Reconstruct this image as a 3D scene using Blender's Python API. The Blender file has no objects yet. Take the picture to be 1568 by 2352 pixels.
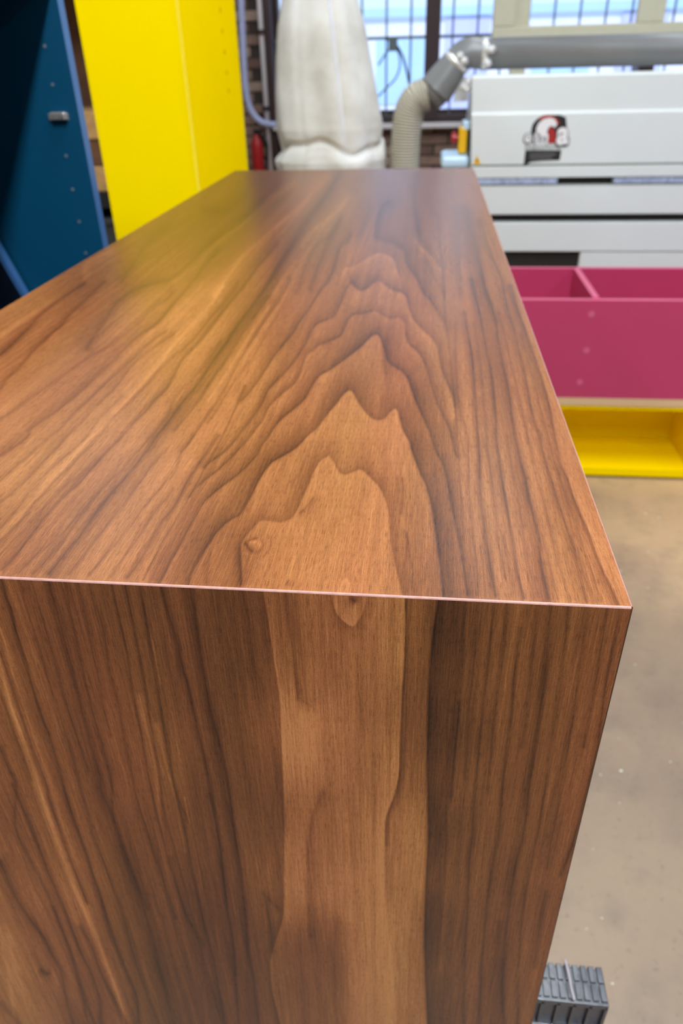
import bpy, bmesh, math, random
import numpy as np
from mathutils import Vector, Matrix, noise

random.seed(7)
SC = bpy.context.scene
COL = SC.collection
R = math.radians

# ------------------------------------------------------------------ camera
F_PX, CX, CY = 1674.8, 784.0, 1176.0
def _unit(v):
    v = np.array(v, float); return v / np.linalg.norm(v)
_Y = _unit((992 - CX, 123 - CY, F_PX)); _Z = -_unit((856 - CX, 3854 - CY, F_PX)); _X = np.cross(_Y, _Z)
AX = np.array([_X, _Y, _Z])                       # world axes seen from the lens
EYE = np.array([0.0, 0.0, 1.6])
cam_data = bpy.data.cameras.new('camera'); cam = bpy.data.objects.new('camera', cam_data); COL.objects.link(cam)
m = Matrix.Identity(4)
for r in range(3):
    m[r][0] = AX[r][0]; m[r][1] = -AX[r][1]; m[r][2] = -AX[r][2]; m[r][3] = EYE[r]
cam.matrix_world = m
cam_data.sensor_fit = 'HORIZONTAL'; cam_data.sensor_width = 24.0; cam_data.lens = 24.0 * F_PX / 1568
cam_data.clip_start = 0.02; cam_data.clip_end = 200
cam_data.dof.use_dof = True; cam_data.dof.focus_distance = 0.395; cam_data.dof.aperture_fstop = 9.0
SC.camera = cam

# ------------------------------------------------------------------ exposure, sky, ceiling lights
SC.view_settings.view_transform = 'Standard'; SC.view_settings.look = 'None'
SC.view_settings.gamma = 1.0; SC.view_settings.exposure = 0.27
SC.view_settings.use_curve_mapping = False
w = bpy.data.worlds.new('sky'); SC.world = w; w.use_nodes = True
bg = w.node_tree.nodes['Background']; bg.inputs[0].default_value = (0.60, 0.76, 1.0, 1); bg.inputs[1].default_value = 1.35

sd = bpy.data.lights.new('sun', 'SUN'); sd.energy = 1.9; sd.angle = 0.01
sun = bpy.data.objects.new('sun', sd); COL.objects.link(sun); sun.rotation_euler = (R(52), 0, R(12))   # falls on the yard side, behind the closed shed

def area_light(name, loc, sx, sy, power, col, rot=(0, 0, 0)):
    d = bpy.data.lights.new(name, 'AREA'); d.shape = 'RECTANGLE'; d.size = sx; d.size_y = sy
    d.energy = power; d.color = col
    o = bpy.data.objects.new(name, d); COL.objects.link(o); o.location = loc; o.rotation_euler = rot
    return o
WARM = (0.90, 1.0, 1.07)
LAMPS = [(0.5, -1.6, 165), (0.5, 1.6, 72), (0.5, 4.6, 15),
         (-2.4, -1.6, 70), (-2.4, 1.6, 34), (-2.4, 4.6, 16),
         (3.4, -1.6, 24), (3.4, 1.6, 34), (3.4, 4.6, 22)]
for x, y, p in LAMPS:
    area_light('ceiling_lamp_light', (x, y, 4.14), 0.25, 2.2, p, WARM)

# ------------------------------------------------------------------ helpers
def ray(px, py): return AX @ np.array([px - CX, py - CY, F_PX])
def at(px, py, Y=None, X=None, Z=None):           # the point of a plane that a sight line meets
    r = ray(px, py)
    k = Y / r[1] if Y is not None else X / r[0] if X is not None else (Z - EYE[2]) / r[2]
    return Vector(EYE + r * k)
def proj(P):
    q = (np.asarray(P) - EYE) @ AX
    return CX + F_PX * q[:, 0] / q[:, 2], CY + F_PX * q[:, 1] / q[:, 2]

def wloc(o):
    v = Vector((0, 0, 0))
    while o: v += o.location; o = o.parent
    return v
def link(name, me, mat=None, parent=None, label=None, kind=None):
    o = bpy.data.objects.new(name, me); COL.objects.link(o)
    if mat is not None and not me.materials: me.materials.append(mat)
    if parent is not None: o.parent = parent; o.location = -wloc(parent)
    if label: o['label'] = label
    if kind: o['kind'] = kind
    return o
def obj(name, bm, mat=None, parent=None, label=None, kind=None, smooth=False):
    me = bpy.data.meshes.new(name)
    bmesh.ops.recalc_face_normals(bm, faces=bm.faces)
    bm.to_mesh(me); bm.free()
    if smooth:
        for p in me.polygons: p.use_smooth = True
    return link(name, me, mat, parent, label, kind)
def thing(name, label, cat, loc=(0, 0, 0), group=None):
    o = bpy.data.objects.new(name, None); COL.objects.link(o); o.location = loc
    o['label'] = label; o['category'] = cat
    if group: o['group'] = group
    return o
def tag(o, label, cat, group=None):
    o['label'] = label; o['category'] = cat
    if group: o['group'] = group
    return o
def bx(bm, x0, x1, y0, y1, z0, z1, bev=0.0, M=None):
    t = bmesh.new()
    bmesh.ops.create_cube(t, size=1)
    for v in t.verts:
        v.co = Vector(((x0 + x1) / 2 + v.co.x * (x1 - x0), (y0 + y1) / 2 + v.co.y * (y1 - y0), (z0 + z1) / 2 + v.co.z * (z1 - z0)))
    if bev: bmesh.ops.bevel(t, geom=t.edges[:], offset=bev, segments=2, affect='EDGES', profile=0.5)
    if M is not None: bmesh.ops.transform(t, matrix=M, verts=t.verts)
    tmp = bpy.data.meshes.new('t'); t.to_mesh(tmp); t.free(); bm.from_mesh(tmp); bpy.data.meshes.remove(tmp)
    return bm
def box(name, x0, x1, y0, y1, z0, z1, mat, parent=None, bev=0.0, label=None, kind=None, M=None):
    return obj(name, bx(bmesh.new(), x0, x1, y0, y1, z0, z1, bev, M), mat, parent, label, kind)
def tube(bm, pts, rad, seg=14, cap=True):
    pts = [Vector(p) for p in pts]; n = len(pts)
    rads = rad if isinstance(rad, (list, tuple)) else [rad] * n
    up = Vector((0.31, 0.11, 0.94)); rings = []
    u = None
    for i, p in enumerate(pts):
        t = (pts[min(i + 1, n - 1)] - pts[max(i - 1, 0)]).normalized()
        if u is None: u = t.cross(up).normalized()
        else: u = (u - t * u.dot(t)).normalized()
        v = t.cross(u)
        rings.append([bm.verts.new(p + (u * math.cos(a) + v * math.sin(a)) * rads[i]) for a in [2 * math.pi * k / seg for k in range(seg)]])
    for a, b in zip(rings, rings[1:]):
        for k in range(seg): bm.faces.new((a[k], a[(k + 1) % seg], b[(k + 1) % seg], b[k]))
    if cap: bm.faces.new(rings[0][::-1]); bm.faces.new(rings[-1])
    return bm
def smooth_path(pts, n=8):
    P = [Vector(p) for p in pts]; out = []
    for i in range(len(P) - 1):
        p0, p1, p2, p3 = P[max(i - 1, 0)], P[i], P[i + 1], P[min(i + 2, len(P) - 1)]
        for k in range(n):
            t = k / n
            out.append(0.5 * ((2 * p1) + (p2 - p0) * t + (2 * p0 - 5 * p1 + 4 * p2 - p3) * t * t + (3 * p1 - p0 - 3 * p2 + p3) * t ** 3))
    out.append(P[-1]); return out
def prism(bm, pts, d):                            # closed outline pts (3-D), extruded by vector d
    d = Vector(d); a = [bm.verts.new(p) for p in pts]; b = [bm.verts.new(Vector(p) + d) for p in pts]
    bm.faces.new(a); bm.faces.new(b[::-1])
    for i in range(len(a)): bm.faces.new((a[i], b[i], b[(i + 1) % len(a)], a[(i + 1) % len(a)]))
    return bm
def disc_y(bm, c, r, y0, y1, seg=16):
    return tube(bm, [(c[0], y0, c[1]), (c[0], y1, c[1])], r, seg)

# ------------------------------------------------------------------ materials
def srgb(*c): return tuple(((v / 255) / 12.92 if v / 255 <= 0.04045 else ((v / 255 + 0.055) / 1.055) ** 2.4) for v in c) + (1,)
class NT:
    def __init__(s, name):
        s.m = bpy.data.materials.new(name); s.m.use_nodes = True; s.t = s.m.node_tree
        s.b = s.t.nodes['Principled BSDF']
    def n(s, kind, **kw):
        o = s.t.nodes.new(kind)
        for k, v in kw.items():
            if k.startswith('i_'):
                o.inputs[int(k[2:]) if k[2:].isdigit() else k[2:]].default_value = v
            else: setattr(o, k, v)
        return o
    def l(s, a, b, ao=0): s.t.links.new(a.outputs[ao] if not hasattr(a, 'is_linked') else a, b); return s
def noise_at(n, sc, detail=3, vec=None, rough=0.55):
    o = n.n('ShaderNodeTexNoise'); o.inputs['Scale'].default_value = sc; o.inputs['Detail'].default_value = detail; o.inputs['Roughness'].default_value = rough
    if vec is not None: n.l(vec, o.inputs['Vector'])
    return o
def ramp(n, src, stops, interp='LINEAR'):
    r = n.n('ShaderNodeValToRGB'); r.color_ramp.interpolation = interp
    e = r.color_ramp.elements
    while len(e) > len(stops): e.remove(e[-1])
    while len(e) < len(stops): e.new(0.5)
    for k, (p, c) in enumerate(stops): e[k].position = p; e[k].color = c
    n.l(src, r.inputs[0]); return r
def scaled(n, sx, sy, sz):
    tc = n.n('ShaderNodeTexCoord'); mp = n.n('ShaderNodeMapping'); mp.inputs['Scale'].default_value = (sx, sy, sz)
    n.l(tc.outputs['Object'], mp.inputs[0]); return mp
def plain(name, c, rough=0.5, metal=0.0, var=0.06, sc=30, bump=0.0, spec=0.5, coat=0.0):
    n = NT(name); tc = n.n('ShaderNodeTexCoord')
    ns = noise_at(n, sc, 4, tc.outputs['Object'])
    lo = tuple(v * (1 - var) for v in c[:3]) + (1,); hi = tuple(min(1, v * (1 + var)) for v in c[:3]) + (1,)
    r = ramp(n, ns.outputs[0], [(0.3, lo), (0.7, hi)])
    n.l(r, n.b.inputs['Base Color']); n.b.inputs['Roughness'].default_value = rough; n.b.inputs['Metallic'].default_value = metal
    n.b.inputs['Specular IOR Level'].default_value = spec
    n.b.inputs['Coat Weight'].default_value = coat
    if bump:
        bp = n.n('ShaderNodeBump'); bp.inputs['Strength'].default_value = bump; bp.inputs['Distance'].default_value = 0.002
        n.l(ns, bp.inputs['Height']); n.l(bp, n.b.inputs['Normal'])
    return n.m

def walnut(name, along):                          # figure from the sheet's 'tone' layer, pores and streaks along the grain
    n = NT(name)
    at_ = n.n('ShaderNodeAttribute', attribute_name='tone')
    def sc(a, b): return scaled(n, a, b, a) if along == 'Y' else scaled(n, a, a, b)
    def mth(op, a, b, c=None):
        o = n.n('ShaderNodeMath', operation=op)
        for k, v in enumerate((a, b, c)):
            if v is None: continue
            if isinstance(v, (int, float)): o.inputs[k].default_value = v
            else: n.l(v, o.inputs[k])
        return o.outputs[0]
    streak = noise_at(n, 1, 4, sc(170, 3.0), 0.6).outputs[0]
    fine = noise_at(n, 1, 2, sc(1500, 34), 0.6).outputs[0]
    pore = noise_at(n, 1, 1, sc(3000, 130), 0.5).outputs[0]
    speck = noise_at(n, 1, 1, sc(3600, 900), 0.5).outputs[0]
    pr = ramp(n, pore, [(0.33, (1, 1, 1, 1)), (0.47, (0, 0, 0, 1))]).outputs[0]
    t = at_.outputs['Fac']
    t = mth('ADD', t, mth('MULTIPLY', mth('SUBTRACT', streak, 0.5), 0.30 if along == 'Y' else 0.36))
    t = mth('ADD', t, mth('MULTIPLY', mth('SUBTRACT', fine, 0.5), 0.42))
    t = mth('ADD', t, mth('MULTIPLY', mth('SUBTRACT', speck, 0.5), 0.34))
    t = mth('SUBTRACT', t, mth('MULTIPLY', pr, 0.15))
    r = ramp(n, t, [(0.0, srgb(33, 17, 11)), (0.22, srgb(56, 31, 20)), (0.45, srgb(83, 48, 29)), (0.68, srgb(114, 68, 39)), (0.85, srgb(142, 90, 53)), (1.0, srgb(167, 111, 69))])
    hn = noise_at(n, 1, 2, sc(14, 1.6)).outputs[0]
    hue = n.n('ShaderNodeMix', data_type='RGBA', blend_type='MULTIPLY'); hue.inputs[0].default_value = 1.0
    hr = ramp(n, hn, [(0.35, (1.0, 0.93, 0.93, 1)), (0.65, (0.97, 1.0, 0.86, 1))])
    n.l(r, hue.inputs[6]); n.l(hr, hue.inputs[7])
    n.l(hue.outputs[2], n.b.inputs['Base Color'])
    n.b.inputs['Roughness'].default_value = 0.27
    n.b.inputs['Specular IOR Level'].default_value = 0.16
    bp = n.n('ShaderNodeBump'); bp.inputs['Strength'].default_value = 0.18; bp.inputs['Distance'].default_value = 0.0004
    n.l(t, bp.inputs['Height']); n.l(bp, n.b.inputs['Normal'])
    return n.m
M_TOP = walnut('walnut_veneer_top', 'Y'); M_END = walnut('walnut_veneer_end', 'Z')

M_YEL = plain('yellow_laminate', (0.97, 0.68, 0.0, 1), 0.6, var=0.01, sc=4, spec=0.0)
M_BLUE = plain('blue_laminate', srgb(0, 69, 100), 0.4, var=0.03, sc=5)
M_BLUEEDGE = plain('blue_edge_sheen', srgb(62, 104, 154), 0.35, var=0.03)  # lighter than the panel: window sheen painted into the edge colour
M_BLUESHADE = plain('shaded_blue_laminate', srgb(6, 16, 30), 0.4, var=0.05)  # blue board face in shade, the shade painted as near-black
M_MAG = plain('magenta_laminate', srgb(178, 52, 92), 0.4, var=0.02, sc=4)
M_MAGEDGE = plain('magenta_edge_band', srgb(202, 82, 120), 0.35, var=0.02)
M_RAW = plain('raw_board_core', srgb(205, 170, 130), 0.8, var=0.12, sc=220)
M_STEEL = plain('zinc_screw', (0.20, 0.23, 0.26, 1), 0.35, 0.3, var=0.1)
M_HINGE = plain('nickel_hinge', (0.62, 0.56, 0.52, 1), 0.32, 0.75, var=0.25, sc=300)
M_MACH = plain('machine_paint', srgb(216, 219, 219), 0.42, var=0.02, sc=3)
M_MACHD = plain('machine_dark_gap', srgb(30, 26, 22), 0.7, var=0.2)
M_SEAL = plain('grey_seal', srgb(120, 124, 112), 0.6)
M_BLACK = plain('black_plastic', srgb(16, 16, 16), 0.45, var=0.1)
M_LOGOBLK = plain('decal_black', srgb(22, 20, 18), 0.5, var=0.02)
M_LOGORED = plain('decal_red', srgb(160, 30, 22), 0.5, var=0.02)
M_LOGOWHT = plain('decal_white', srgb(228, 224, 226), 0.5, var=0.01)
M_LOGOGRY = plain('decal_grey', srgb(120, 118, 118), 0.5, var=0.02)
M_DUCT = plain('grey_duct', srgb(120, 120, 122), 0.34, 0.0, var=0.05, sc=6)
M_HOSE = plain('beige_hose', srgb(184, 178, 164), 0.6, var=0.03)
M_CREAM = plain('cream_frame_paint', srgb(194, 187, 162), 0.5, var=0.03)
M_GALV = plain('galvanised_clamp', (0.9, 0.9, 0.9, 1), 0.25, 0.5, var=0.1, sc=80)
M_RED = plain('red_paint', srgb(168, 20, 22), 0.35, var=0.03)
M_ESY = plain('yellow_plastic', srgb(236, 180, 10), 0.4, var=0.03)
M_PALE = plain('pale_blue_block', srgb(196, 224, 246), 0.3, var=0.02)
M_FRAME = plain('dark_window_frame', srgb(52, 30, 30), 0.5, var=0.15)
M_BAR = plain('grey_bar_paint', srgb(92, 104, 104), 0.5, var=0.1)
M_SILL = plain('white_sill', srgb(214, 204, 206), 0.5, var=0.05)
M_CONDUIT = plain('grey_conduit', srgb(172, 178, 214), 0.4, 0.0, var=0.04)
M_WALL = plain('painted_wall', srgb(140, 142, 146), 0.85, var=0.08, sc=2)
M_CEIL = plain('ceiling_paint', srgb(176, 180, 186), 0.9, var=0.05, sc=1)
M_MORTAR = plain('mortar', srgb(70, 60, 54), 0.95, var=0.2, sc=40)
M_BRICK = [plain('brick_%s' % k, srgb(*c), 0.9, var=0.2, sc=30, bump=0.4) for k, c in (('brown', (140, 112, 98)), ('dark', (112, 86, 76)), ('pale', (160, 136, 120)))]
M_PLY = plain('plywood_tan', srgb(196, 152, 96), 0.7, var=0.15, sc=30)
M_PLYD = plain('plywood_brown', srgb(110, 72, 44), 0.7, var=0.2, sc=20)
M_TOTE = plain('grey_tote_plastic', srgb(52, 52, 52), 0.5, var=0.1)
M_SAWH = plain('black_ribbed_plastic', srgb(56, 56, 63), 0.3, var=0.12, sc=90, bump=0.2)
M_CORD = plain('white_string', srgb(156, 146, 150), 0.8, var=0.05)
M_DIFF = bpy.data.materials.new('lamp_diffuser'); M_DIFF.use_nodes = True
_b = M_DIFF.node_tree.nodes['Principled BSDF']; _b.inputs['Emission Color'].default_value = (1, 0.985, 0.97, 1); _b.inputs['Emission Strength'].default_value = 3
M_WHITE = plain('white_enamel', srgb(225, 225, 225), 0.4)

def glass_mat():
    n = NT('window_glass'); out = n.t.nodes['Material Output']
    tr = n.n('ShaderNodeBsdfTransparent'); tr.inputs[0].default_value = (0.93, 0.97, 1, 1)
    gl = n.n('ShaderNodeBsdfGlossy'); gl.inputs['Roughness'].default_value = 0.03
    mx = n.n('ShaderNodeMixShader'); mx.inputs[0].default_value = 0.06
    n.l(tr, mx.inputs[1]); n.l(gl, mx.inputs[2]); n.l(mx, out.inputs['Surface']); return n.m
M_GLASS = glass_mat()

def bag_mat():
    n = NT('filter_cloth'); mp = scaled(n, 1, 1, 1)
    a = noise_at(n, 5, 4, mp); r = ramp(n, a.outputs[0], [(0.3, srgb(202, 197, 188)), (0.55, srgb(226, 222, 216)), (0.75, srgb(236, 235, 236))])
    n.l(r, n.b.inputs['Base Color']); n.b.inputs['Roughness'].default_value = 0.9
    wv = noise_at(n, 400, 2, mp); bp = n.n('ShaderNodeBump'); bp.inputs['Strength'].default_value = 0.2; bp.inputs['Distance'].default_value = 0.002
    n.l(wv, bp.inputs['Height']); n.l(bp, n.b.inputs['Normal']); return n.m
M_BAG = bag_mat()

def floor_mat():
    n = NT('worn_concrete'); mp = scaled(n, 1, 1, 1)
    a = noise_at(n, 1.1, 5, mp, 0.6); b = noise_at(n, 9, 5, mp, 0.65); c = noise_at(n, 60, 3, mp, 0.6)
    r1 = ramp(n, a.outputs[0], [(0.3, srgb(150, 126, 100)), (0.5, srgb(180, 152, 118)), (0.72, srgb(198, 168, 128))])
    tc = n.n('ShaderNodeTexCoord'); sp = n.n('ShaderNodeSeparateXYZ'); n.l(tc.outputs['Object'], sp.inputs[0])   # shade on the near floor, painted into its colour
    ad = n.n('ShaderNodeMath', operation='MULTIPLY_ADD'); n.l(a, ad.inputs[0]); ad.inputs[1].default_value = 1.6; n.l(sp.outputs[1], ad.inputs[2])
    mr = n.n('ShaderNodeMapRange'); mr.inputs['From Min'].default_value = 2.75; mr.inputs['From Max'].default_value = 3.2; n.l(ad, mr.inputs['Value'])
    near_shade = ramp(n, mr.outputs[0], [(0.0, (0.62, 0.64, 0.75, 1)), (1.0, (1, 1, 1, 1))])
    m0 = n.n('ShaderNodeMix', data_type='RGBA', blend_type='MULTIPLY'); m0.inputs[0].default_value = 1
    n.l(r1, m0.inputs[6]); n.l(near_shade, m0.inputs[7])
    r2 = ramp(n, b.outputs[0], [(0.3, (0.80, 0.80, 0.80, 1)), (0.5, (1.0, 0.98, 0.96, 1)), (0.72, (1.0, 0.93, 0.91, 1))])
    r3 = ramp(n, c.outputs[0], [(0.28, (0.72, 0.72, 0.74, 1)), (0.40, (1, 1, 1, 1)), (0.68, (1, 1, 1, 1)), (0.76, (1.15, 1.1, 1.06, 1))])
    m1 = n.n('ShaderNodeMix', data_type='RGBA', blend_type='MULTIPLY'); m1.inputs[0].default_value = 1
    m2 = n.n('ShaderNodeMix', data_type='RGBA', blend_type='MULTIPLY'); m2.inputs[0].default_value = 1
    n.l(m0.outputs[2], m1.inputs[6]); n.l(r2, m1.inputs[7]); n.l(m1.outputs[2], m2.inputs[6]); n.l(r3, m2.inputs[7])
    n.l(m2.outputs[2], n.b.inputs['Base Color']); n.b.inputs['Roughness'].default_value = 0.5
    bp = n.n('ShaderNodeBump'); bp.inputs['Strength'].default_value = 0.25; bp.inputs['Distance'].default_value = 0.003
    n.l(b, bp.inputs['Height']); n.l(bp, n.b.inputs['Normal']); return n.m
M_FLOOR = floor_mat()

# ------------------------------------------------------------------ room
RX0, RX1, RY0, RY1, RZ = -4.2, 6.0, -4.0, 6.5, 4.3
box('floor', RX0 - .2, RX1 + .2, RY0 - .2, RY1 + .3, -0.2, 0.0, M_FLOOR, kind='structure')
box('ceiling', RX0 - .2, RX1 + .2, RY0 - .2, RY1 + .3, RZ, RZ + 0.15, M_CEIL, kind='structure')
box('wall_left', RX0 - .2, RX0, RY0, RY1 + .3, 0, RZ, M_WALL, kind='structure')
box('wall_right', RX1, RX1 + .2, RY0, RY1 + .3, 0, RZ, M_WALL, kind='structure')
box('wall_front', RX0, RX1, RY0 - .2, RY0, 0, RZ, M_WALL, kind='structure')
WZ0, WZ1 = 1.20, 3.5                              # window band
WX0 = at(622, 30, Y=6.5).x; WX1 = 4.6
bm = bmesh.new()
bx(bm, RX0, RX1, RY1, RY1 + .3, 0, WZ0); bx(bm, RX0, RX1, RY1, RY1 + .3, WZ1, RZ)
bx(bm, RX0, WX0, RY1, RY1 + .3, WZ0, WZ1); bx(bm, WX1, RX1, RY1, RY1 + .3, WZ0, WZ1)
wall_back = obj('wall_back', bm, M_MORTAR, kind='structure')
# bricks proud of the mortar, where the photograph shows brickwork
brick_mesh = []
for k in range(3):
    t = bx(bmesh.new(), -0.105, 0.105, -0.012, 0.02, -0.0325, 0.0325, 0.004)
    me = bpy.data.meshes.new('brick'); t.to_mesh(me); t.free(); me.materials.append(M_BRICK[k]); brick_mesh.append(me)
def brick_field(x0, x1, z0, z1):
    z = z0; row = 0
    while z < z1:
        x = x0 + (0.1125 if row % 2 else 0)
        while x < x1:
            if WZ0 - 0.04 < z and x > WX0 - 0.11: x += 0.225; continue
            o = bpy.data.objects.new('brick', brick_mesh[random.choice((0, 0, 1, 2))]); COL.objects.link(o)
            o.parent = wall_back; o.location = (x, RY1 - 0.001 - random.random() * 0.004, z); x += 0.225
        z += 0.0765; row += 1
brick_field(WX0 - 0.62, WX0 - 0.1, 0.80, 2.15)
brick_field(WX0 + 0.12, 0.95, 0.72, 1.12)

# windows: two tall units with steel frames, bars and panes
def window(name, x0, x1, lip):
    t = bpy.data.objects.new(name, None); COL.objects.link(t); t.location = ((x0 + x1) / 2, RY1, WZ0); t['kind'] = 'structure'
    y0, y1 = RY1 + 0.02, RY1 + 0.10
    bm = bmesh.new(); f = 0.05
    bx(bm, x0, x0 + f, y0, y1, WZ0, WZ1); bx(bm, x1 - f, x1, y0, y1, WZ0, WZ1)
    bx(bm, x0 + f, x1 - f, y0, y1, WZ0, WZ0 + 0.03); bx(bm, x0 + f, x1 - f, y0, y1, WZ1 - 0.05, WZ1)
    obj('window_frame', bm, M_FRAME, t)
    box('pane', x0 + f, x1 - f, y0 + 0.03, y0 + 0.036, WZ0 + .03, WZ1 - .05, M_GLASS, t)
    x = x0 + 0.145
    while x < x1 - 0.08:
        obj('bar', tube(bmesh.new(), [(x, RY1 - 0.03, WZ0 - 0.02), (x, RY1 - 0.03, WZ1)], 0.0075, 6), M_BAR, t); x += 0.18
    for z in (1.705, 2.45, 3.2):
        box('cross_bar', x0 + 0.01, x1 - 0.01, RY1 - 0.05, RY1 - 0.04, z - 0.01, z + 0.01, M_BAR, t)
    return t
window('window_1', WX0, 0.0, 1); window('window_2', 0.0, 1.55, 1); window('window_3', 1.55, 3.1, 1); window('window_4', 3.1, WX1, 1)
for n_, xm in enumerate((0.0, 1.55, 3.1)):
    box('trim_%d' % (n_ + 1), xm - 0.055, xm + 0.055, RY1 - 0.10, RY1 + 0.12, WZ0 - 0.03, WZ1, M_FRAME, kind='structure', bev=0.004)
box('trim_4', WX0 - 0.01, WX1, RY1 - 0.09, RY1 + 0.05, 1.155, 1.20, M_FRAME, kind='structure', bev=0.004)
box('trim_5', WX0 - 0.01, WX1, RY1 - 0.16, RY1, 1.115, 1.150, M_SILL, kind='structure', bev=0.005)
xa, xb = at(612, 100, Y=6.45).x, at(627, 100, Y=6.45).x
box('trim_6', xa, xb, RY1 - 0.10, RY1 + 0.1, 0.9, WZ1, M_FRAME, kind='structure', bev=0.003)
M_FACL = plain('lilac_cladding', srgb(206, 204, 244), 0.8, var=0.03, sc=0.5)
# a pale block across the yard, seen through the panes
fac = thing('neighbouring_building', 'pale building across the yard seen through the barred windows', 'building', (0, 14, 0))
M_FAC = plain('pale_render', srgb(244, 240, 252), 0.8, var=0.03, sc=0.5); M_FACB = plain('pale_blue_cladding', srgb(190, 218, 250), 0.6, var=0.05, sc=1)
box('wall', -6, 12, 14, 16, 0, 2.1, M_FAC, fac); box('roof', -6.2, 12.2, 13.9, 16, 2.1, 2.22, M_FACB, fac)
for x in (-3.4, -0.9, 1.6, 4.1, 6.6):
    box('window', x, x + 0.9, 13.96, 14.0, 0.9, 1.8, M_FACB, fac)
for x in (-5.0, -2.3, 0.2, 2.9, 5.4): box('cladding_panel', x, x + 0.7, 13.95, 14.0, 0.3, 2.05, M_FACL, fac)

# pipe, conduit, extinguisher and cable on the back wall
def px_path(pts, Y): return smooth_path([at(x, y, Y=Y) for x, y in pts])
tag(obj('conduit', tube(bmesh.new(), px_path([(551, -260), (552, -60), (557, 80), (563, 190), (572, 242), (592, 274), (622, 286), (700, 290)], 6.36), 0.024, 12), M_CONDUIT, smooth=True),
    'thick grey conduit bending right behind the filter bag', 'pipe')
px = at(602, 100, Y=6.42)
dp = thing('downpipe', 'thin pale pipe standing straight against the brick pier', 'pipe', (px.x, 6.42, 0.95))
obj('pipe_tube', tube(bmesh.new(), [(px.x, 6.42, 0.0), (px.x, 6.42, 4.2)], 0.020, 12), M_SILL, dp, smooth=True)
for z in (1.25, 1.75): obj('pipe_clip', tube(bmesh.new(), [(px.x, 6.42, z), (px.x, 6.42, z + 0.03)], 0.034, 12), M_FRAME, dp)
c = at(580, 350, Y=6.2)
fe = thing('fire_extinguisher', 'red fire extinguisher hung low on the brick pier', 'extinguisher', (c.x, 6.34, 0.78))
prof = [(0.0, 0.72), (0.042, 0.72), (0.047, 0.74), (0.047, 1.01), (0.038, 1.05), (0.02, 1.07), (0.02, 1.09)]
def lathe(bm, cx_, cy_, prof, seg=20):
    rings = [[bm.verts.new((cx_ + r * math.cos(2 * math.pi * k / seg), cy_ + r * math.sin(2 * math.pi * k / seg), z)) for k in range(seg)] for r, z in prof if r > 0]
    for a, b in zip(rings, rings[1:]):
        for k in range(seg): bm.faces.new((a[k], a[(k + 1) % seg], b[(k + 1) % seg], b[k]))
    bm.faces.new(rings[0][::-1]); bm.faces.new(rings[-1]); return bm
obj('cylinder_body', lathe(bmesh.new(), c.x, 6.38, prof), M_RED, fe, smooth=True)
box('valve', c.x - 0.02, c.x + 0.045, 6.36, 6.40, 1.09, 1.125, M_BLACK, fe, 0.004)
obj('hose', tube(bmesh.new(), smooth_path([(c.x + .04, 6.38, 1.10), (c.x + .085, 6.37, 1.02), (c.x + .075, 6.36, .85)]), 0.009, 8), M_BLACK, fe)
box('bracket', c.x - 0.06, c.x + 0.06, 6.435, 6.49, 0.85, 0.90, M_STEEL, fe)
cb = thing('hanging_cable', 'thin dark cable looped over the window bar beside the filter bag', 'cable', tuple(at(900, 100, Y=6.42)))
obj('cable_loop', tube(bmesh.new(), px_path([(868, 150), (888, 120), (902, 108), (914, 120), (918, 150), (908, 180), (884, 205), (868, 222)], 6.42), 0.006, 6), M_BLACK, cb)
obj('cable_tail', tube(bmesh.new(), px_path([(885, 88), (905, 98), (922, 125), (933, 160), (940, 195), (948, 228)], 6.42), 0.009, 6), M_BLACK, cb)
bm = bmesh.new(); p = at(903, 92, Y=6.42); bx(bm, p.x - 0.035, p.x + 0.03, 6.40, 6.445, p.z - 0.07, p.z + 0.02, 0.004); obj('cable_hook', bm, M_BAR, cb)

# ------------------------------------------------------------------ ceiling lamps
for x, y, p in LAMPS:
    row = {0.5: 'middle', -2.4: 'left', 3.4: 'right'}[x]; pos = {-1.6: 'behind the camera', 1.6: 'halfway down the room', 4.6: 'near the windows'}[y]
    t = thing('ceiling_light', 'long white strip light, %s row, %s' % (row, pos), 'lamp', (x, y, 4.3), 'strip lights on the ceiling')
    box('housing', x - 0.17, x + 0.17, y - 1.2, y + 1.2, 4.2, 4.3, M_WHITE, t)
    box('diffuser', x - 0.14, x + 0.14, y - 1.15, y + 1.15, 4.16, 4.2, M_DIFF, t)

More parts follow.
